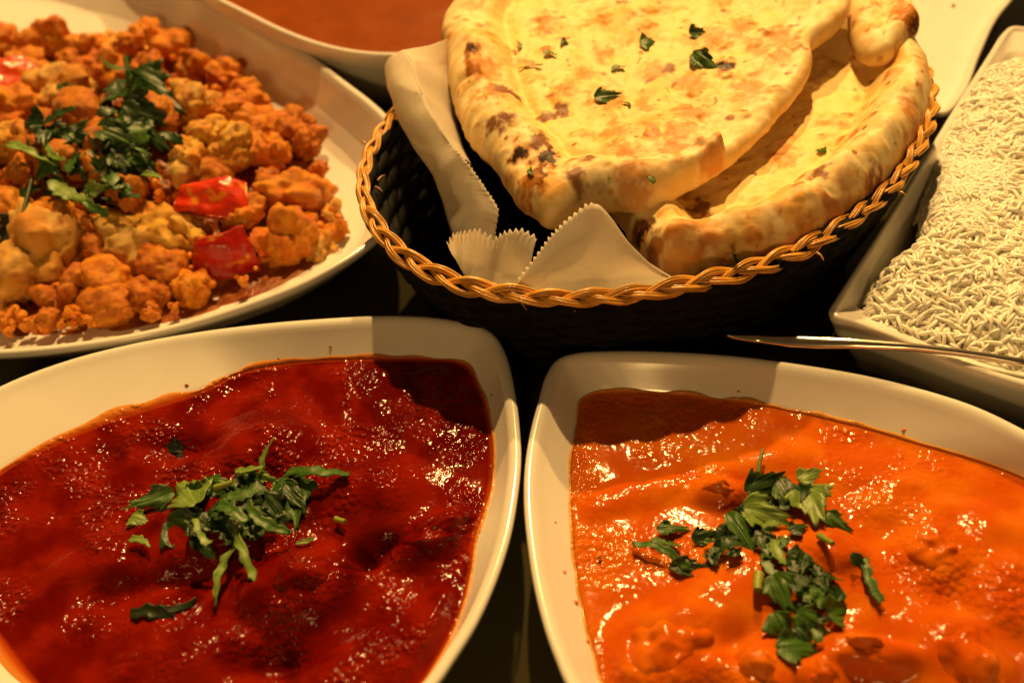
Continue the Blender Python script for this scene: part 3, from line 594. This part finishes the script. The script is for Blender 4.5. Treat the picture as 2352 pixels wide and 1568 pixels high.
# spicy masala the pieces sit in
n_ = 240; base = closed(DL([(-250,80),(0,60),(110,50),(300,45),(420,80),(520,150),(640,260),(720,340),(770,440),(800,510),(760,555),(640,620),(500,680),(350,720),(180,745),(0,760),(-250,760),(-420,600),(-450,300)], .024), n_)
r = np.r_[1e-4, np.linspace(.01, 1, 89)**.7]; XY = (base[1]+(base[0]-base[1])[None]*r[:, None, None]).reshape(-1, 2); P = xyz(XY[:, 0], XY[:, 1], 0)
z = mound(*XY.T)-.0075+.004*fbm(P, 70, 3, 5)+.002*fbm(P, 220, 2, 6); ed = np.repeat(r, n_); z = z*(1-sm(.8, 1, ed))+.0135*sm(.8, 1, ed)
cl = mix((.20, .040, .002), (.36, .10, .004), sm(-.4, .5, fbm(P, 120, 3, 8)))
tag(obj('masala_paste', mesh('masala_paste', np.c_[XY, z], gridF(90, n_, True), M_veg, cl)), 'brownish orange masala paste between the cauliflower pieces', 'sauce', kind='stuff')
# loose crumbs clinging between the florets
mb = MB(); q = np.random.default_rng(17); d0, F0 = ICO[3]
for k in range(420):
    t = q.integers(0, n_); p2_ = base[1]+(base[0][t]-base[1])*math.sqrt(q.uniform(0, .93)); rr = q.uniform(.0010, .0036)*q.uniform(.6, 1)
    V = d0*(1+.30*fbm(d0, 1.9, 2, k)+.14*fbm(d0, 6, 2, k+3))[:, None]*rr*q.uniform(.7, 1.3, 3)
    a_, b_, c_ = PAL[['o', 'o', 'y', 'r', 'o'][k % 5]]; cc_ = mix(a_, b_, sm(-.3, .5, fbm(d0, 2, 2, k)))
    mb.add(V+np.array([p2_[0], p2_[1], max(.019, float(mound(p2_[0], p2_[1]))+q.uniform(-.006, .0045))]), F0, cc_)
tag(obj('cauliflower_crumbs', mb.mesh('cauliflower_crumbs', M_veg)), 'loose orange crumbs filling the gaps of the cauliflower heap', 'crumbs', kind='stuff')
# red pepper pieces
def pepper(x, y, z, L, W, T, rot, col, label, seed):
    u = np.linspace(-1, 1, 40); v = np.linspace(-1, 1, 26); U, Vv = np.meshgrid(u, v, indexing='ij')
    def sq(a): return np.sign(a)*np.abs(a)**.8
    X = L*U*(1-.16*Vv)*(1-.10*Vv**2); Y = W*Vv*(1+.18*U)*(1-.12*U**2); Z = T*.55*(1-U**4*.8-Vv**4*.8)+.12*T*np.sin(U*3+seed)+.12*T*np.sin(Vv*4+U*2)
    top = np.stack([X, Y, Z], -1).reshape(-1, 3); bot = np.stack([X*.92, Y*.92, Z-T-.2*T*(1-np.maximum(abs(U), abs(Vv))**4)], -1).reshape(-1, 3)
    wob = .0022*np.stack([pn(top*[1, 1, 0], 75, seed), pn(top*[1, 1, 0], 75, seed+1), .5*pn(top*[1, 1, 0], 110, seed+2)], 1)+.0005*np.stack([pn(top, 260, seed), pn(top, 260, seed+1), pn(top, 260, seed+2)], 1); top += wob; bot += wob
    nu, nv = 40, 26; per = [i*nv for i in range(nu)]+[(nu-1)*nv+j for j in range(1, nv)]+[i*nv+nv-1 for i in range(nu-2, -1, -1)]+[j for j in range(nv-2, 0, -1)]
    per = np.array(per); k = len(per); side = np.stack([per, np.roll(per, -1), np.roll(per, -1)+nu*nv, per+nu*nv], 1)
    V = np.concatenate([top, bot]); F = np.concatenate([gridF(nu, nv)[:, ::-1], gridF(nu, nv, base=nu*nv), side])
    C = mix(col, np.array(col)*[.8, .5, .5], sm(-.3, .6, fbm(V, 90, 2, seed))); C = mix(C, (.74, .30, .02), .7*sm(.38, .7, fbm(V, 130, 3, seed+4))); p = hit(x, y, z)
    o = obj('red_pepper_piece', mesh('red_pepper_piece', V, F, M_pep, C)); o.location = p; o.rotation_euler = rot
    tag(o, label, 'red pepper', 'red pepper pieces in the cauliflower')
pepper(488, 455, .013, .0185, .0105, .006, (.50, .12, -.10), (.62, .040, .008), 'bright glossy red pepper piece on top of the cauliflower', 1)
pepper(515, 588, .004, .0150, .0115, .006, (1.25, .0, .12), (.42, .012, .004), 'dark red pepper piece low at the front of the heap', 2)
pepper(20, 165, .008, .0170, .0100, .004, (.5, .2, .5), (.62, .06, .012), 'red pepper piece cut by the frame at the far left of the heap', 3)
pepper(610, 560, .000, .0080, .0080, .003, (.7, .5, .9), (.55, .10, .012), 'small reddish pepper sliver between two florets near the rim', 4)

# ---------------------------------------------------------------- coriander
def leafmesh(Ln, Wd, kind, seed, g):
    q = np.random.default_rng(seed)
    if kind == 'stem':
        t = np.linspace(0, 1, 12); P = np.stack([t*Ln, .06*Ln*np.sin(t*2.6+q.uniform(0, 3)), .05*Ln*np.sin(t*2)], 1)
        V, F = tube(P, np.linspace(Wd*.5, Wd*.38, 12), 7); C = np.tile(np.array(g)*1.0, (len(V), 1)); return V, F, C
    if kind == 'strip':
        nu, nv = 22, 7; u = np.linspace(0, 1, nu)[:, None]; v = np.linspace(-1, 1, nv)[None]
        wv = Wd*.5*(.62+.38*np.sin(np.pi*u*q.uniform(.5, 1)+q.uniform(0, .8)))*(1+.22*np.sin(u*q.uniform(14, 26)+q.uniform(0, 6))*np.sign(v)+.10*q.normal(size=(nu, 1)))
        X = Ln*(u+.05*v*q.choice([-1, 1])*(u-.5)*2+.03*np.sin(v*5+seed)*(u > .93)); bend = q.uniform(.03, .16)*q.choice([-1, 1])
        Y = v*wv+bend*Ln*np.sin(u*np.pi); tw = q.uniform(-1.3, 1.3)*(u-.3)
        Z = v*wv*np.sin(tw)+.08*Ln*np.sin(u*np.pi*q.uniform(.8, 1.6))*q.uniform(-.3, 1)+.35*np.abs(v)*wv*q.uniform(-.5, 1); Y = Y+(np.cos(tw)-1)*v*wv; sh = np.abs(v)+0*u
    else:
        nu, nv = 11, 49; u = np.linspace(.04, 1, nu)[:, None]; th = np.linspace(-1.45, 1.45, nv)[None]
        ph = q.uniform(-.25, .25)
        R = .84+.13*np.cos(th*4.2+ph)+.10*np.cos(th*17+q.uniform(0, 6))*np.cos(th*2)+.025*q.normal(size=(1, nv)); R = R*(1-.15*np.abs(th)/1.45)
        X = Ln*u*R*np.cos(th*.85); Y = Wd*.80*u**.6*R*np.sin(th*1.02); fold = q.uniform(.0, .35)
        Z = fold*np.abs(Y)-q.uniform(.15, .5)*X**2/Ln+.05*Ln*np.sin(th*4.2+1)*u**2+.05*Ln*np.sin(u*4+th*2+q.uniform(0, 6))*u; sh = .5+.5*np.cos(th*8.4)+0*u
        X = X-Ln*.04
    V = np.stack([X, Y, Z], -1).reshape(-1, 3); V[:, 2] += .03*Ln*pn(V, 260, seed)
    F = gridF(nu, nv); g = np.array(g); vein = sm(.86, 1.0, sh.ravel()) if kind == 'leaf' else sm(.35, 0, sh.ravel())
    C = g[None]*(1+.35*pn(V+.01*seed, 300, 3)[:, None]); C = mix(np.clip(C, 0, 1), np.clip(g*1.9+.02, 0, 1), .45*vein)
    return V, F, C
GD, GM, GP = (.020, .056, .006), (.052, .130, .013), (.17, .27, .045)  # leaf greens with light painted in: pale for lit leaves, dark for shaded
def coriander(a, b, za, zb, wpx, kind, g, tilt, label, grp, seed):
    A = D(a[0], a[1], za); B = D(b[0], b[1], zb); Ln = np.linalg.norm(B-A); Wd = wpx/FPX*np.linalg.norm(A-CP)
    V, F, C = leafmesh(Ln, Wd, kind, seed, g)
    ex = (B-A)/Ln; up = np.array([0, 0, 1.0]); ey = np.cross(up, ex); ey /= np.linalg.norm(ey); ez = np.cross(ex, ey)
    vw = (CP-A)/np.linalg.norm(CP-A); t0 = .0 if kind != 'leaf' else .55*math.atan2(-(vw@ey), vw@ez); tilt = tilt*.7+t0; ct, st_ = math.cos(tilt), math.sin(tilt); ey2 = ey*ct+ez*st_; ez2 = -ey*st_+ez*ct
    W = V[:, :1]*ex+V[:, 1:2]*ey2+V[:, 2:]*ez2
    nm = 'coriander_sprig' if kind == 'stem' else 'coriander_leaf'
    o = obj(nm, mesh(nm, W, F, M_leaf, np.clip(C, 0, 1)), loc=A)
    if kind != 'stem': s = o.modifiers.new('thickness', 'SOLIDIFY'); s.thickness = .00022; s.offset = 0
    return tag(o, label, 'herb', grp)
def pile(items, zfun, grp, generic, seed, step=.0003, base=.0012):
    for i, it in enumerate(items):
        a, b, wd, kind, g, lift = it[:6]; lab = it[6] if len(it) > 6 else generic
        rr = random.Random(seed+i); za = zfun(*a)+base+lift*.6+i*step*0; zb = zfun(*b)+base+lift
        coriander(a, b, za, zb, wd, kind, g, rr.uniform(-.55, .45), lab, grp, seed*100+i)
def z_on(B, lumps, pits, seed, fine):
    def f(x, y):
        z = ZS
        for _ in range(3):
            p = D(x, y, z); z = ZS+float(sauce_h(np.array([p[0]]), np.array([p[1]]), B, lumps, pits, seed, 0, fine)[0])
        return z
    return f
zr = z_on(RB, red_lumps, red_pits, 21, .0011); zo = z_on(OB, or_lumps, or_pits, 33, .0006)
RED = [((480,1130),(580,1195),62,'leaf',GD,.001),((385,1195),(485,1265),74,'leaf',GD,.001,'broad dark coriander leaf lying at the lower left of the pile on the red curry'),((450,1190),(510,1285),60,'leaf',GD,.0005),
 ((600,1140),(660,1210),60,'leaf',GD,.001),((420,1130),(520,1180),60,'leaf',GM,.002),((540,1100),(610,1150),60,'leaf',GM,.002),((560,1190),(600,1235),50,'leaf',GD,.001),((500,1190),(540,1250),50,'strip',GD,.002),
 ((450,1155),(388,1050),82,'leaf',GP,.006,'large pale coriander leaf standing out at the top left of the red curry pile'),((398,1130),(281,1165),44,'leaf',GM,.004,'dark curled coriander leaf pointing left from the red curry pile'),
 ((606,1104),(627,1007),15,'strip',GP,.006,'thin pale coriander sprig pointing straight up from the red curry pile'),((658,1082),(800,1083),30,'strip',GM,.004,'long slender coriander leaf pointing right from the red curry pile'),
 ((672,1098),(680,1192),78,'leaf',GM,.004,'rounded green coriander leaf hanging at the right end of the red curry pile'),((450,1190),(480,1246),17,'strip',GP,.006),
 ((536,1207),(575,1328),21,'strip',GP,.003,'shorter of the two pale coriander strips hanging below the red curry pile'),((548,1240),(494,1385),20,'strip',GP,.003,'longer of the two pale coriander strips hanging below the red curry pile'),
 ((566,1155),(666,1224),28,'strip',GM,.006),((300,1188),(340,1195),34,'leaf',GP,.002,'small pale leaf scrap left of the red curry pile'),((298,1237),(345,1255),18,'strip',GP,.002,'pale yellowish coriander strip at the lower left of the red curry pile'),
 ((495,1120),(537,1104),16,'stem',(.30,.36,.06),.008,'short yellow-green stem piece in the middle of the red curry pile'),((540,1082),(602,1076),24,'strip',GP,.007),((588,1092),(634,1102),22,'leaf',GP,.008),
 ((770,1192),(794,1196),14,'stem',(.30,.36,.06),.001,'tiny pale stem bit lying apart, right of the red curry pile'),((680,1248),(718,1234),11,'strip',GP,.001,'thin coriander shred lying apart, lower right of the red curry pile'),
 ((420,1035),(352,1028),40,'leaf',(.012,.020,.006),-.0005,'blackish leaf half sunk in the sauce above the red curry pile'),((300,1412),(396,1418),30,'strip',(.016,.030,.006),-.0004,'dark leaf half sunk in the red sauce near the bottom'),  # half-sunk leaves coloured near black, darker than the pile greens
 ((365,1395),(450,1380),18,'strip',(.016,.030,.006),-.0004),((640,1110),(700,1160),44,'leaf',GD,.004),((470,1110),(560,1130),40,'leaf',GM,.005),((520,1140),(590,1120),30,'strip',GM,.007),((440,1230),(500,1280),34,'leaf',GD,.002),((630,1190),(580,1220),40,'leaf',GD,.002),((500,1160),(560,1200),34,'strip',GM,.006)]
def scatter(areas, seed):
    q_ = random.Random(seed); out = []
    for cx, cy, rx, ry, n_s in areas:
        for _ in range(n_s):
            a = q_.uniform(0, 6.28); r_ = q_.random()**.6; x = cx+rx*r_*math.cos(a); y = cy+ry*r_*math.sin(a); L = q_.uniform(26, 62); t = q_.uniform(0, 6.28)
            out.append(((x-L/2*math.cos(t), y-L*.36*math.sin(t)), (x+L/2*math.cos(t), y+L*.36*math.sin(t)), q_.uniform(.35, .75)*L, q_.choice(['leaf', 'leaf', 'strip']), q_.choice([GD, GD, GD, GM]), q_.uniform(0, .005)))
    return out
RED += scatter([(520,1165,130,70,26), (610,1110,70,50,8)], 5)
pile(RED, zr, 'chopped coriander on the red curry', 'chopped coriander scrap in the middle of the pile on the dark red curry', 1)
ORG = [((1640,1245),(1715,1258),56,'leaf',GD,.001),((1720,1215),(1800,1260),60,'leaf',GD,.001),((1745,1087),(1752,1033),11,'stem',(.22,.26,.08),.004,'pale bare stem pointing up from the orange curry pile'),
 ((1820,1165),(1765,1070),86,'leaf',GD,.004,'darkest coriander leaf at the top of the orange curry pile'),((1715,1130),(1815,1080),60,'leaf',GD,.005),
 ((1835,1105),(1888,1068),40,'leaf',GP,.006,'small pale leaf at the upper right tip of the orange curry pile'),((1705,1165),(1828,1188),66,'leaf',GP,.006,'large pale leaf lying across the upper middle of the orange curry pile'),
 ((1850,1120),(1885,1195),78,'leaf',GP,.006,'veined pale leaf at the right of the upper orange curry pile'),((1672,1178),(1740,1268),36,'leaf',GM,.005,'narrow green leaf slanting down the left of the orange curry pile'),
 ((1453,1252),(1580,1300),20,'strip',GM,.002,'long thin coriander leaf pointing far left across the orange curry'),((1540,1300),(1672,1303),34,'leaf',GD,.001,'dark flat leaf below the long thin one on the orange curry'),
 ((1510,1214),(1588,1206),30,'leaf',GM,.002,'curled leaf at the upper left of the orange curry pile'),((1497,1238),(1562,1254),20,'strip',GM,.001),((1590,1237),(1660,1220),34,'leaf',GD,.002),
 ((1895,1178),(1962,1220),32,'leaf',GM,.002,'green leaf at the right edge of the upper orange curry pile'),((1780,1240),(1803,1295),28,'strip',GP,.004),((1805,1285),(1888,1290),56,'leaf',GD,.003),
 ((1742,1318),(1743,1356),25,'stem',(.32,.36,.05),.003,'thick yellow-green stem piece in the middle left of the orange curry'),((1775,1320),(1812,1402),66,'leaf',GM,.004,'veined green leaf in the centre of the lower orange curry pile'),
 ((1830,1360),(1908,1350),44,'leaf',GM,.003),((1900,1410),(1958,1383),56,'leaf',GM,.002,'lobed leaf at the right of the lower orange curry pile'),((1775,1408),(1825,1495),54,'leaf',GM,.003,'folded leaf at the lower left of the orange curry pile'),
 ((1828,1410),(1908,1455),54,'leaf',GM,.003,'green leaf at the lower right of the orange curry pile'),((1785,1490),(1895,1475),60,'leaf',GM,.003,'lowest coriander leaf of the orange curry pile'),
 ((1985,1278),(2026,1382),20,'strip',GM,.002,'slim leaf hanging alone at the right of the orange curry pile'),((1955,1272),(2003,1318),24,'leaf',GD,.002),((1373,1280),(1383,1281),8,'strip',GD,.0,'tiny herb fleck alone on the left of the orange curry'),
 ((1860,1320),(1930,1330),30,'strip',GD,.001),((1760,1270),(1780,1320),24,'strip',GM,.002),((1880,1230),(1915,1250),16,'stem',(.25,.32,.05),.003),((1650,1210),(1700,1240),30,'leaf',GD,.002),((1750,1210),(1790,1205),16,'strip',GP,.006),((1850,1270),(1830,1330),30,'leaf',GD,.003),((1820,1440),(1870,1490),40,'leaf',GD,.001),((1930,1350),(1900,1400),30,'leaf',GD,.001)]
ORG += scatter([(1765,1190,80,70,14), (1835,1370,75,110,18), (1640,1250,60,40,6)], 6)
pile(ORG, zo, 'chopped coriander on the orange curry', 'chopped coriander scrap in the pile on the creamy orange curry', 2)
def zc(x, y): return hit(x, y, .012)[2]
CAU = [((150,300),(240,340),64,'leaf',GD,.0),((240,300),(345,345),80,'leaf',GD,.001),((200,345),(310,385),70,'leaf',GD,.0),((285,240),(380,275),76,'leaf',GD,.002),((300,290),(390,330),60,'leaf',GD,.0),((110,310),(200,300),50,'leaf',GD,.0),
 ((260,340),(340,400),60,'leaf',GD,.0),((120,360),(210,400),60,'leaf',GD,.0),((230,380),(320,420),50,'leaf',GD,.0),((300,350),(360,390),44,'leaf',GD,.001),
 ((300,205),(192,165),100,'leaf',GM,.009,'large lobed coriander leaf standing at the top of the cauliflower heap'),((285,180),(385,222),110,'leaf',GD,.007,'large dark rounded coriander leaf beside the lobed one on the cauliflower'),((260,160),(265,122),50,'leaf',GM,.010),
 ((100,275),(34,285),50,'leaf',GD,.004,'dark coriander leaf at the left end of the cauliflower garnish'),((98,288),(172,248),28,'strip',GD,.005),((10,335),(122,370),36,'strip',GP,.006,'bright green coriander strip at the left of the cauliflower garnish'),
 ((120,362),(80,412),34,'leaf',GM,.005),((105,320),(152,370),15,'strip',GP,.005),((118,412),(200,462),40,'strip',GP,.006,'bright coriander strip at the lower edge of the cauliflower garnish'),((192,455),(246,488),20,'strip',GM,.004),
 ((203,437),(242,428),30,'leaf',GP,.005),((66,412),(63,512),11,'stem',(.04,.07,.015),.006,'dark thin stem hanging down the front of the cauliflower heap'),((260,398),(280,430),28,'strip',GM,.006),((328,398),(372,410),15,'strip',GP,.005),
 ((370,304),(420,324),22,'strip',GD,.004),((300,338),(336,354),11,'strip',GM,.006),((222,295),(295,314),44,'leaf',GM,.005),((128,160),(152,162),13,'strip',GD,.001,'small dark herb fleck on the pale floret above the garnish'),((142,196),(165,212),24,'leaf',GD,.001,'dark herb scrap on the pale floret above the garnish'),
 ((38,500),(2,560),44,'leaf',(.012,.022,.006),.004,'blackish leaf at the far left front of the cauliflower heap'),((60,330),(90,350),30,'leaf',GD,.003),((150,420),(90,440),36,'leaf',GD,.003),((40,460),(90,430),30,'strip',GD,.003),((240,410),(300,440),30,'strip',GM,.004),((270,450),(320,455),24,'strip',GD,.003),((330,330),(300,290),34,'strip',GM,.006)]
CAU += scatter([(240,320,110,80,24), (150,350,80,60,10), (200,430,90,40,6)], 8)
pile(CAU, zc, 'chopped coriander on the cauliflower', 'chopped coriander scrap in the pile on the cauliflower', 3, base=.0)
GN = (.05, .12, .012)
NA = [((1470,100),(1512,90),40,'leaf',GN,.001,'curled shiny coriander scrap in the middle of the top naan'),((1583,76),(1622,68),28,'leaf',GN,.001,'coriander scrap nearest the back of the top naan'),((1590,122),(1655,165),36,'leaf',GN,.001,'large coriander scrap by the dark hole of the top naan'),
 ((1366,224),(1428,212),34,'leaf',GN,.001,'rectangular coriander scrap in the lower centre of the top naan'),((1288,95),(1306,98),16,'leaf',GN,.0005),((1248,122),(1278,126),13,'strip',(.14,.22,.03),.0005),((1404,160),(1434,154),17,'strip',(.14,.22,.03),.0005),
 ((1222,402),(1216,388),13,'strip',GN,.0005,'tiny green fleck beside the char spot on the left crust of the top naan'),((1484,400),(1503,420),11,'strip',GN,.0005),((1428,235),(1448,241),8,'strip',GN,.0005),((1190,96),(1193,112),9,'strip',GN,.0005),((1245,150),(1190,158),5,'strip',GN,.0005),((1380,405),(1400,418),5,'strip',GN,.0005)]
pile(NA, lambda x, y: on(surf1, x, y, .1), 'coriander scraps on the naan', 'small coriander fleck on the top naan', 4, base=.0008)
pile([((1688,584),(1706,611),16,'strip',GD,.0005,'dark herb fleck on the lower naan just above the braided rim'),((1878,348),(1898,338),14,'strip',GN,.0005,'green fleck on the inner side of the lower naan crust')], lambda x, y: on(surf2, x, y, .09), 'coriander scraps on the naan', 'small fleck', 5, base=.0008)

# ---------------------------------------------------------------- rice
ro, rc = closed(DL([(2030,640),(2108,590),(2120,490),(2160,380),(2190,290),(2215,235),(2300,150),(2420,130),(2650,200),(2800,260),(2790,420),(2700,850),(2600,905),(2352,850),(2200,812),(2080,770),(2000,735),(1990,690)], .050), 260)
def rice_h(x, y):
    Q = np.stack([x, y], 1); r_ = np.linalg.norm(Q-rc, axis=1); a = np.arctan2(y-rc[1], x-rc[0]); R = np.interp(a, np.linspace(-np.pi, np.pi, 260, endpoint=False), np.linalg.norm(ro-rc, axis=1), period=2*np.pi)
    k = r_/R; P = xyz(x, y, 0)
    return .0487+.016*np.clip(1-k**3, 0, 1)**.7+.0022*fbm(P, 55, 2, 4), k
def grain(L, W, bend):
    nu, nv = 7, 5; u = np.linspace(0, np.pi, nu); th = np.arange(nv)/nv*2*np.pi
    X = -np.cos(u)[:, None]*L*.5+0*th; rr = np.sin(u)[:, None]**.7*W*.5+1e-5
    V = np.stack([X, rr*np.cos(th), rr*np.sin(th)+bend*(1-(2*X/L)**2)], -1).reshape(-1, 3); return V, gridF(nu, nv, True)
GR = [grain(.0090, .0018, .0006), grain(.0074, .0018, -.0004), grain(.0106, .0017, .0014), grain(.0056, .0019, .0), grain(.0086, .0017, .0018), grain(.0034, .0018, .0)]
mb = MB()
q = np.random.default_rng(8)
# bed of rice beneath the grains
r = np.r_[1e-4, np.linspace(.02, 1, 59)]; XY = (rc+(ro-rc)[None]*r[:, None, None]).reshape(-1, 2); z, k = rice_h(*XY.T)
rice_bed = np.c_[XY, z-.0005-.007*sm(.93, 1, k)]
cand = []
px0 = []
while len(cand) < 11500:
    t = q.uniform(0, 2*np.pi); rr = math.sqrt(q.uniform(0, 1)); p = rc+np.array([np.interp(t, np.linspace(0, 2*np.pi, 260), (ro-rc)[:, 0]), np.interp(t, np.linspace(0, 2*np.pi, 260), (ro-rc)[:, 1])])*rr
    cand.append(p)
cand = np.array(cand); zc_, kk = rice_h(cand[:, 0], cand[:, 1]); e_ = .0008
zx, _ = rice_h(cand[:, 0]+e_, cand[:, 1]); zy, _ = rice_h(cand[:, 0], cand[:, 1]+e_)
nrm = np.stack([-(zx-zc_)/e_, -(zy-zc_)/e_, np.ones(len(zc_))], 1); nrm /= np.linalg.norm(nrm, axis=1)[:, None]
def frame(nm, yaw, tilt):
    a = np.array([math.cos(yaw), math.sin(yaw), 0]); a -= nm*(a@nm); a /= np.linalg.norm(a); b = np.cross(nm, a)
    ex = a*math.cos(tilt)+nm*math.sin(tilt); ez = nm*math.cos(tilt)-a*math.sin(tilt); return np.stack([ex, b, ez], 1)
dcam = []
for i in range(len(cand)):
    P3 = np.array([*cand[i], zc_[i]]); v = P3-CP; dd = v@_f; px = 1176+FPX*(v@CR)/dd; py = 784-FPX*(v@CU)/dd; px0.append((px, py)); dcam.append(dd if (px < 2340 and py > 60) else 9)
order = np.argsort(dcam); single = set(order[:300].tolist())
gm = [mesh('rice_grain', V, F, M_rice) for V, F in GR]
for i in range(len(cand)):
    lift = q.uniform(-.0012, .0004) if i not in single else q.uniform(.0000, .0008)
    yaw = q.uniform(0, 6.28); Rm = frame(nrm[i], yaw, q.uniform(-.36, .36)); p = np.array([*cand[i], zc_[i]+lift]); gi = int(q.integers(0, 6)) if i not in single else int(q.integers(0, 5))
    if i in single:
        o = obj('rice_grain', gm[gi]); mw = Matrix.Identity(4)
        for a in range(3):
            for b in range(3): mw[a][b] = Rm[a, b]
            mw[a][3] = p[a]
        o.matrix_world = mw
        tag(o, 'long white rice grain lying on top of the rice in the rectangular dish', 'rice grain', 'rice grains on top of the rice')
    else:
        V, F = GR[gi]; mb.add(V@Rm.T+p, F)
mb.add(rice_bed, gridF(60, 260, True))
tag(obj('rice', mb.mesh('rice', M_rice)), 'heap of white long-grain rice filling the rectangular dish', 'rice', kind='stuff')
for (x, y, lab) in [(1922,760,'single stray rice grain on the dark table beside the spoon handle tip')]:
    o = obj('rice_grain', gm[0]); o.location = D(x, y, .0012); o.rotation_euler = (0, 0, .8); tag(o, lab, 'rice grain')

# ---------------------------------------------------------------- spoon
path = polyline(DL([(1668,768,0.0510),(1740,766,0.0495),(1850,770,0.0530),(1960,776,0.0557),(2080,786,0.0570),(2200,800,0.0570),(2352,823,.0565),(2425,836,.0545)], 0), 80)
s = np.linspace(0, 1, 80); wid = np.interp(s, [0, .02, .08, .2, .3, .42, .6, .8, 1], [.0006, .0012, .0020, .0027, .0027, .0022, .0016, .0015, .002])
tn = np.gradient(path, axis=0); tn /= np.linalg.norm(tn, axis=1)[:, None]
sd = np.cross(tn, [0, 0, 1]); sd /= np.linalg.norm(sd, axis=1)[:, None]            # towards the viewer
ang = math.radians(-28); wd3 = sd*math.cos(ang)+np.cross(sd, tn)*-math.sin(ang)*-1; wd3 /= np.linalg.norm(wd3, axis=1)[:, None]; nr3 = np.cross(tn, wd3)
ring = []
for k in range(14):
    a = k/14*2*np.pi; ca, sa = math.cos(a), math.sin(a)
    ring.append(path+wd3*(wid*(ca+1))[:, None]+nr3*(.0016*sa))
V = np.stack(ring, 1).reshape(-1, 3)
sp = tag(empty('serving_spoon', path[0]), 'steel serving spoon whose handle rests across the rice dish rim', 'spoon')
obj('handle', mesh('handle', V-path[0], gridF(80, 14, True), M_metal), sp)
# its bowl, buried in the rice outside the picture
u = np.linspace(0, np.pi/2, 10)[:, None]; th = np.linspace(0, 2*np.pi, 28, endpoint=False)[None]
bx = np.sin(u)*np.cos(th)*.024+.022; by = np.sin(u)*np.sin(th)*.016; bz = -np.cos(u)*.009+0*th
d = tn[-1]; V = path[-1]+bx.reshape(-1, 1)*d+by.reshape(-1, 1)*sd[-1]+bz.reshape(-1, 1)*np.array([0, 0, 1.0])
o = obj('spoon_bowl', mesh('spoon_bowl', V-path[0], gridF(10, 28, True), M_metal), sp); sm_ = o.modifiers.new('thickness', 'SOLIDIFY'); sm_.thickness = .0012
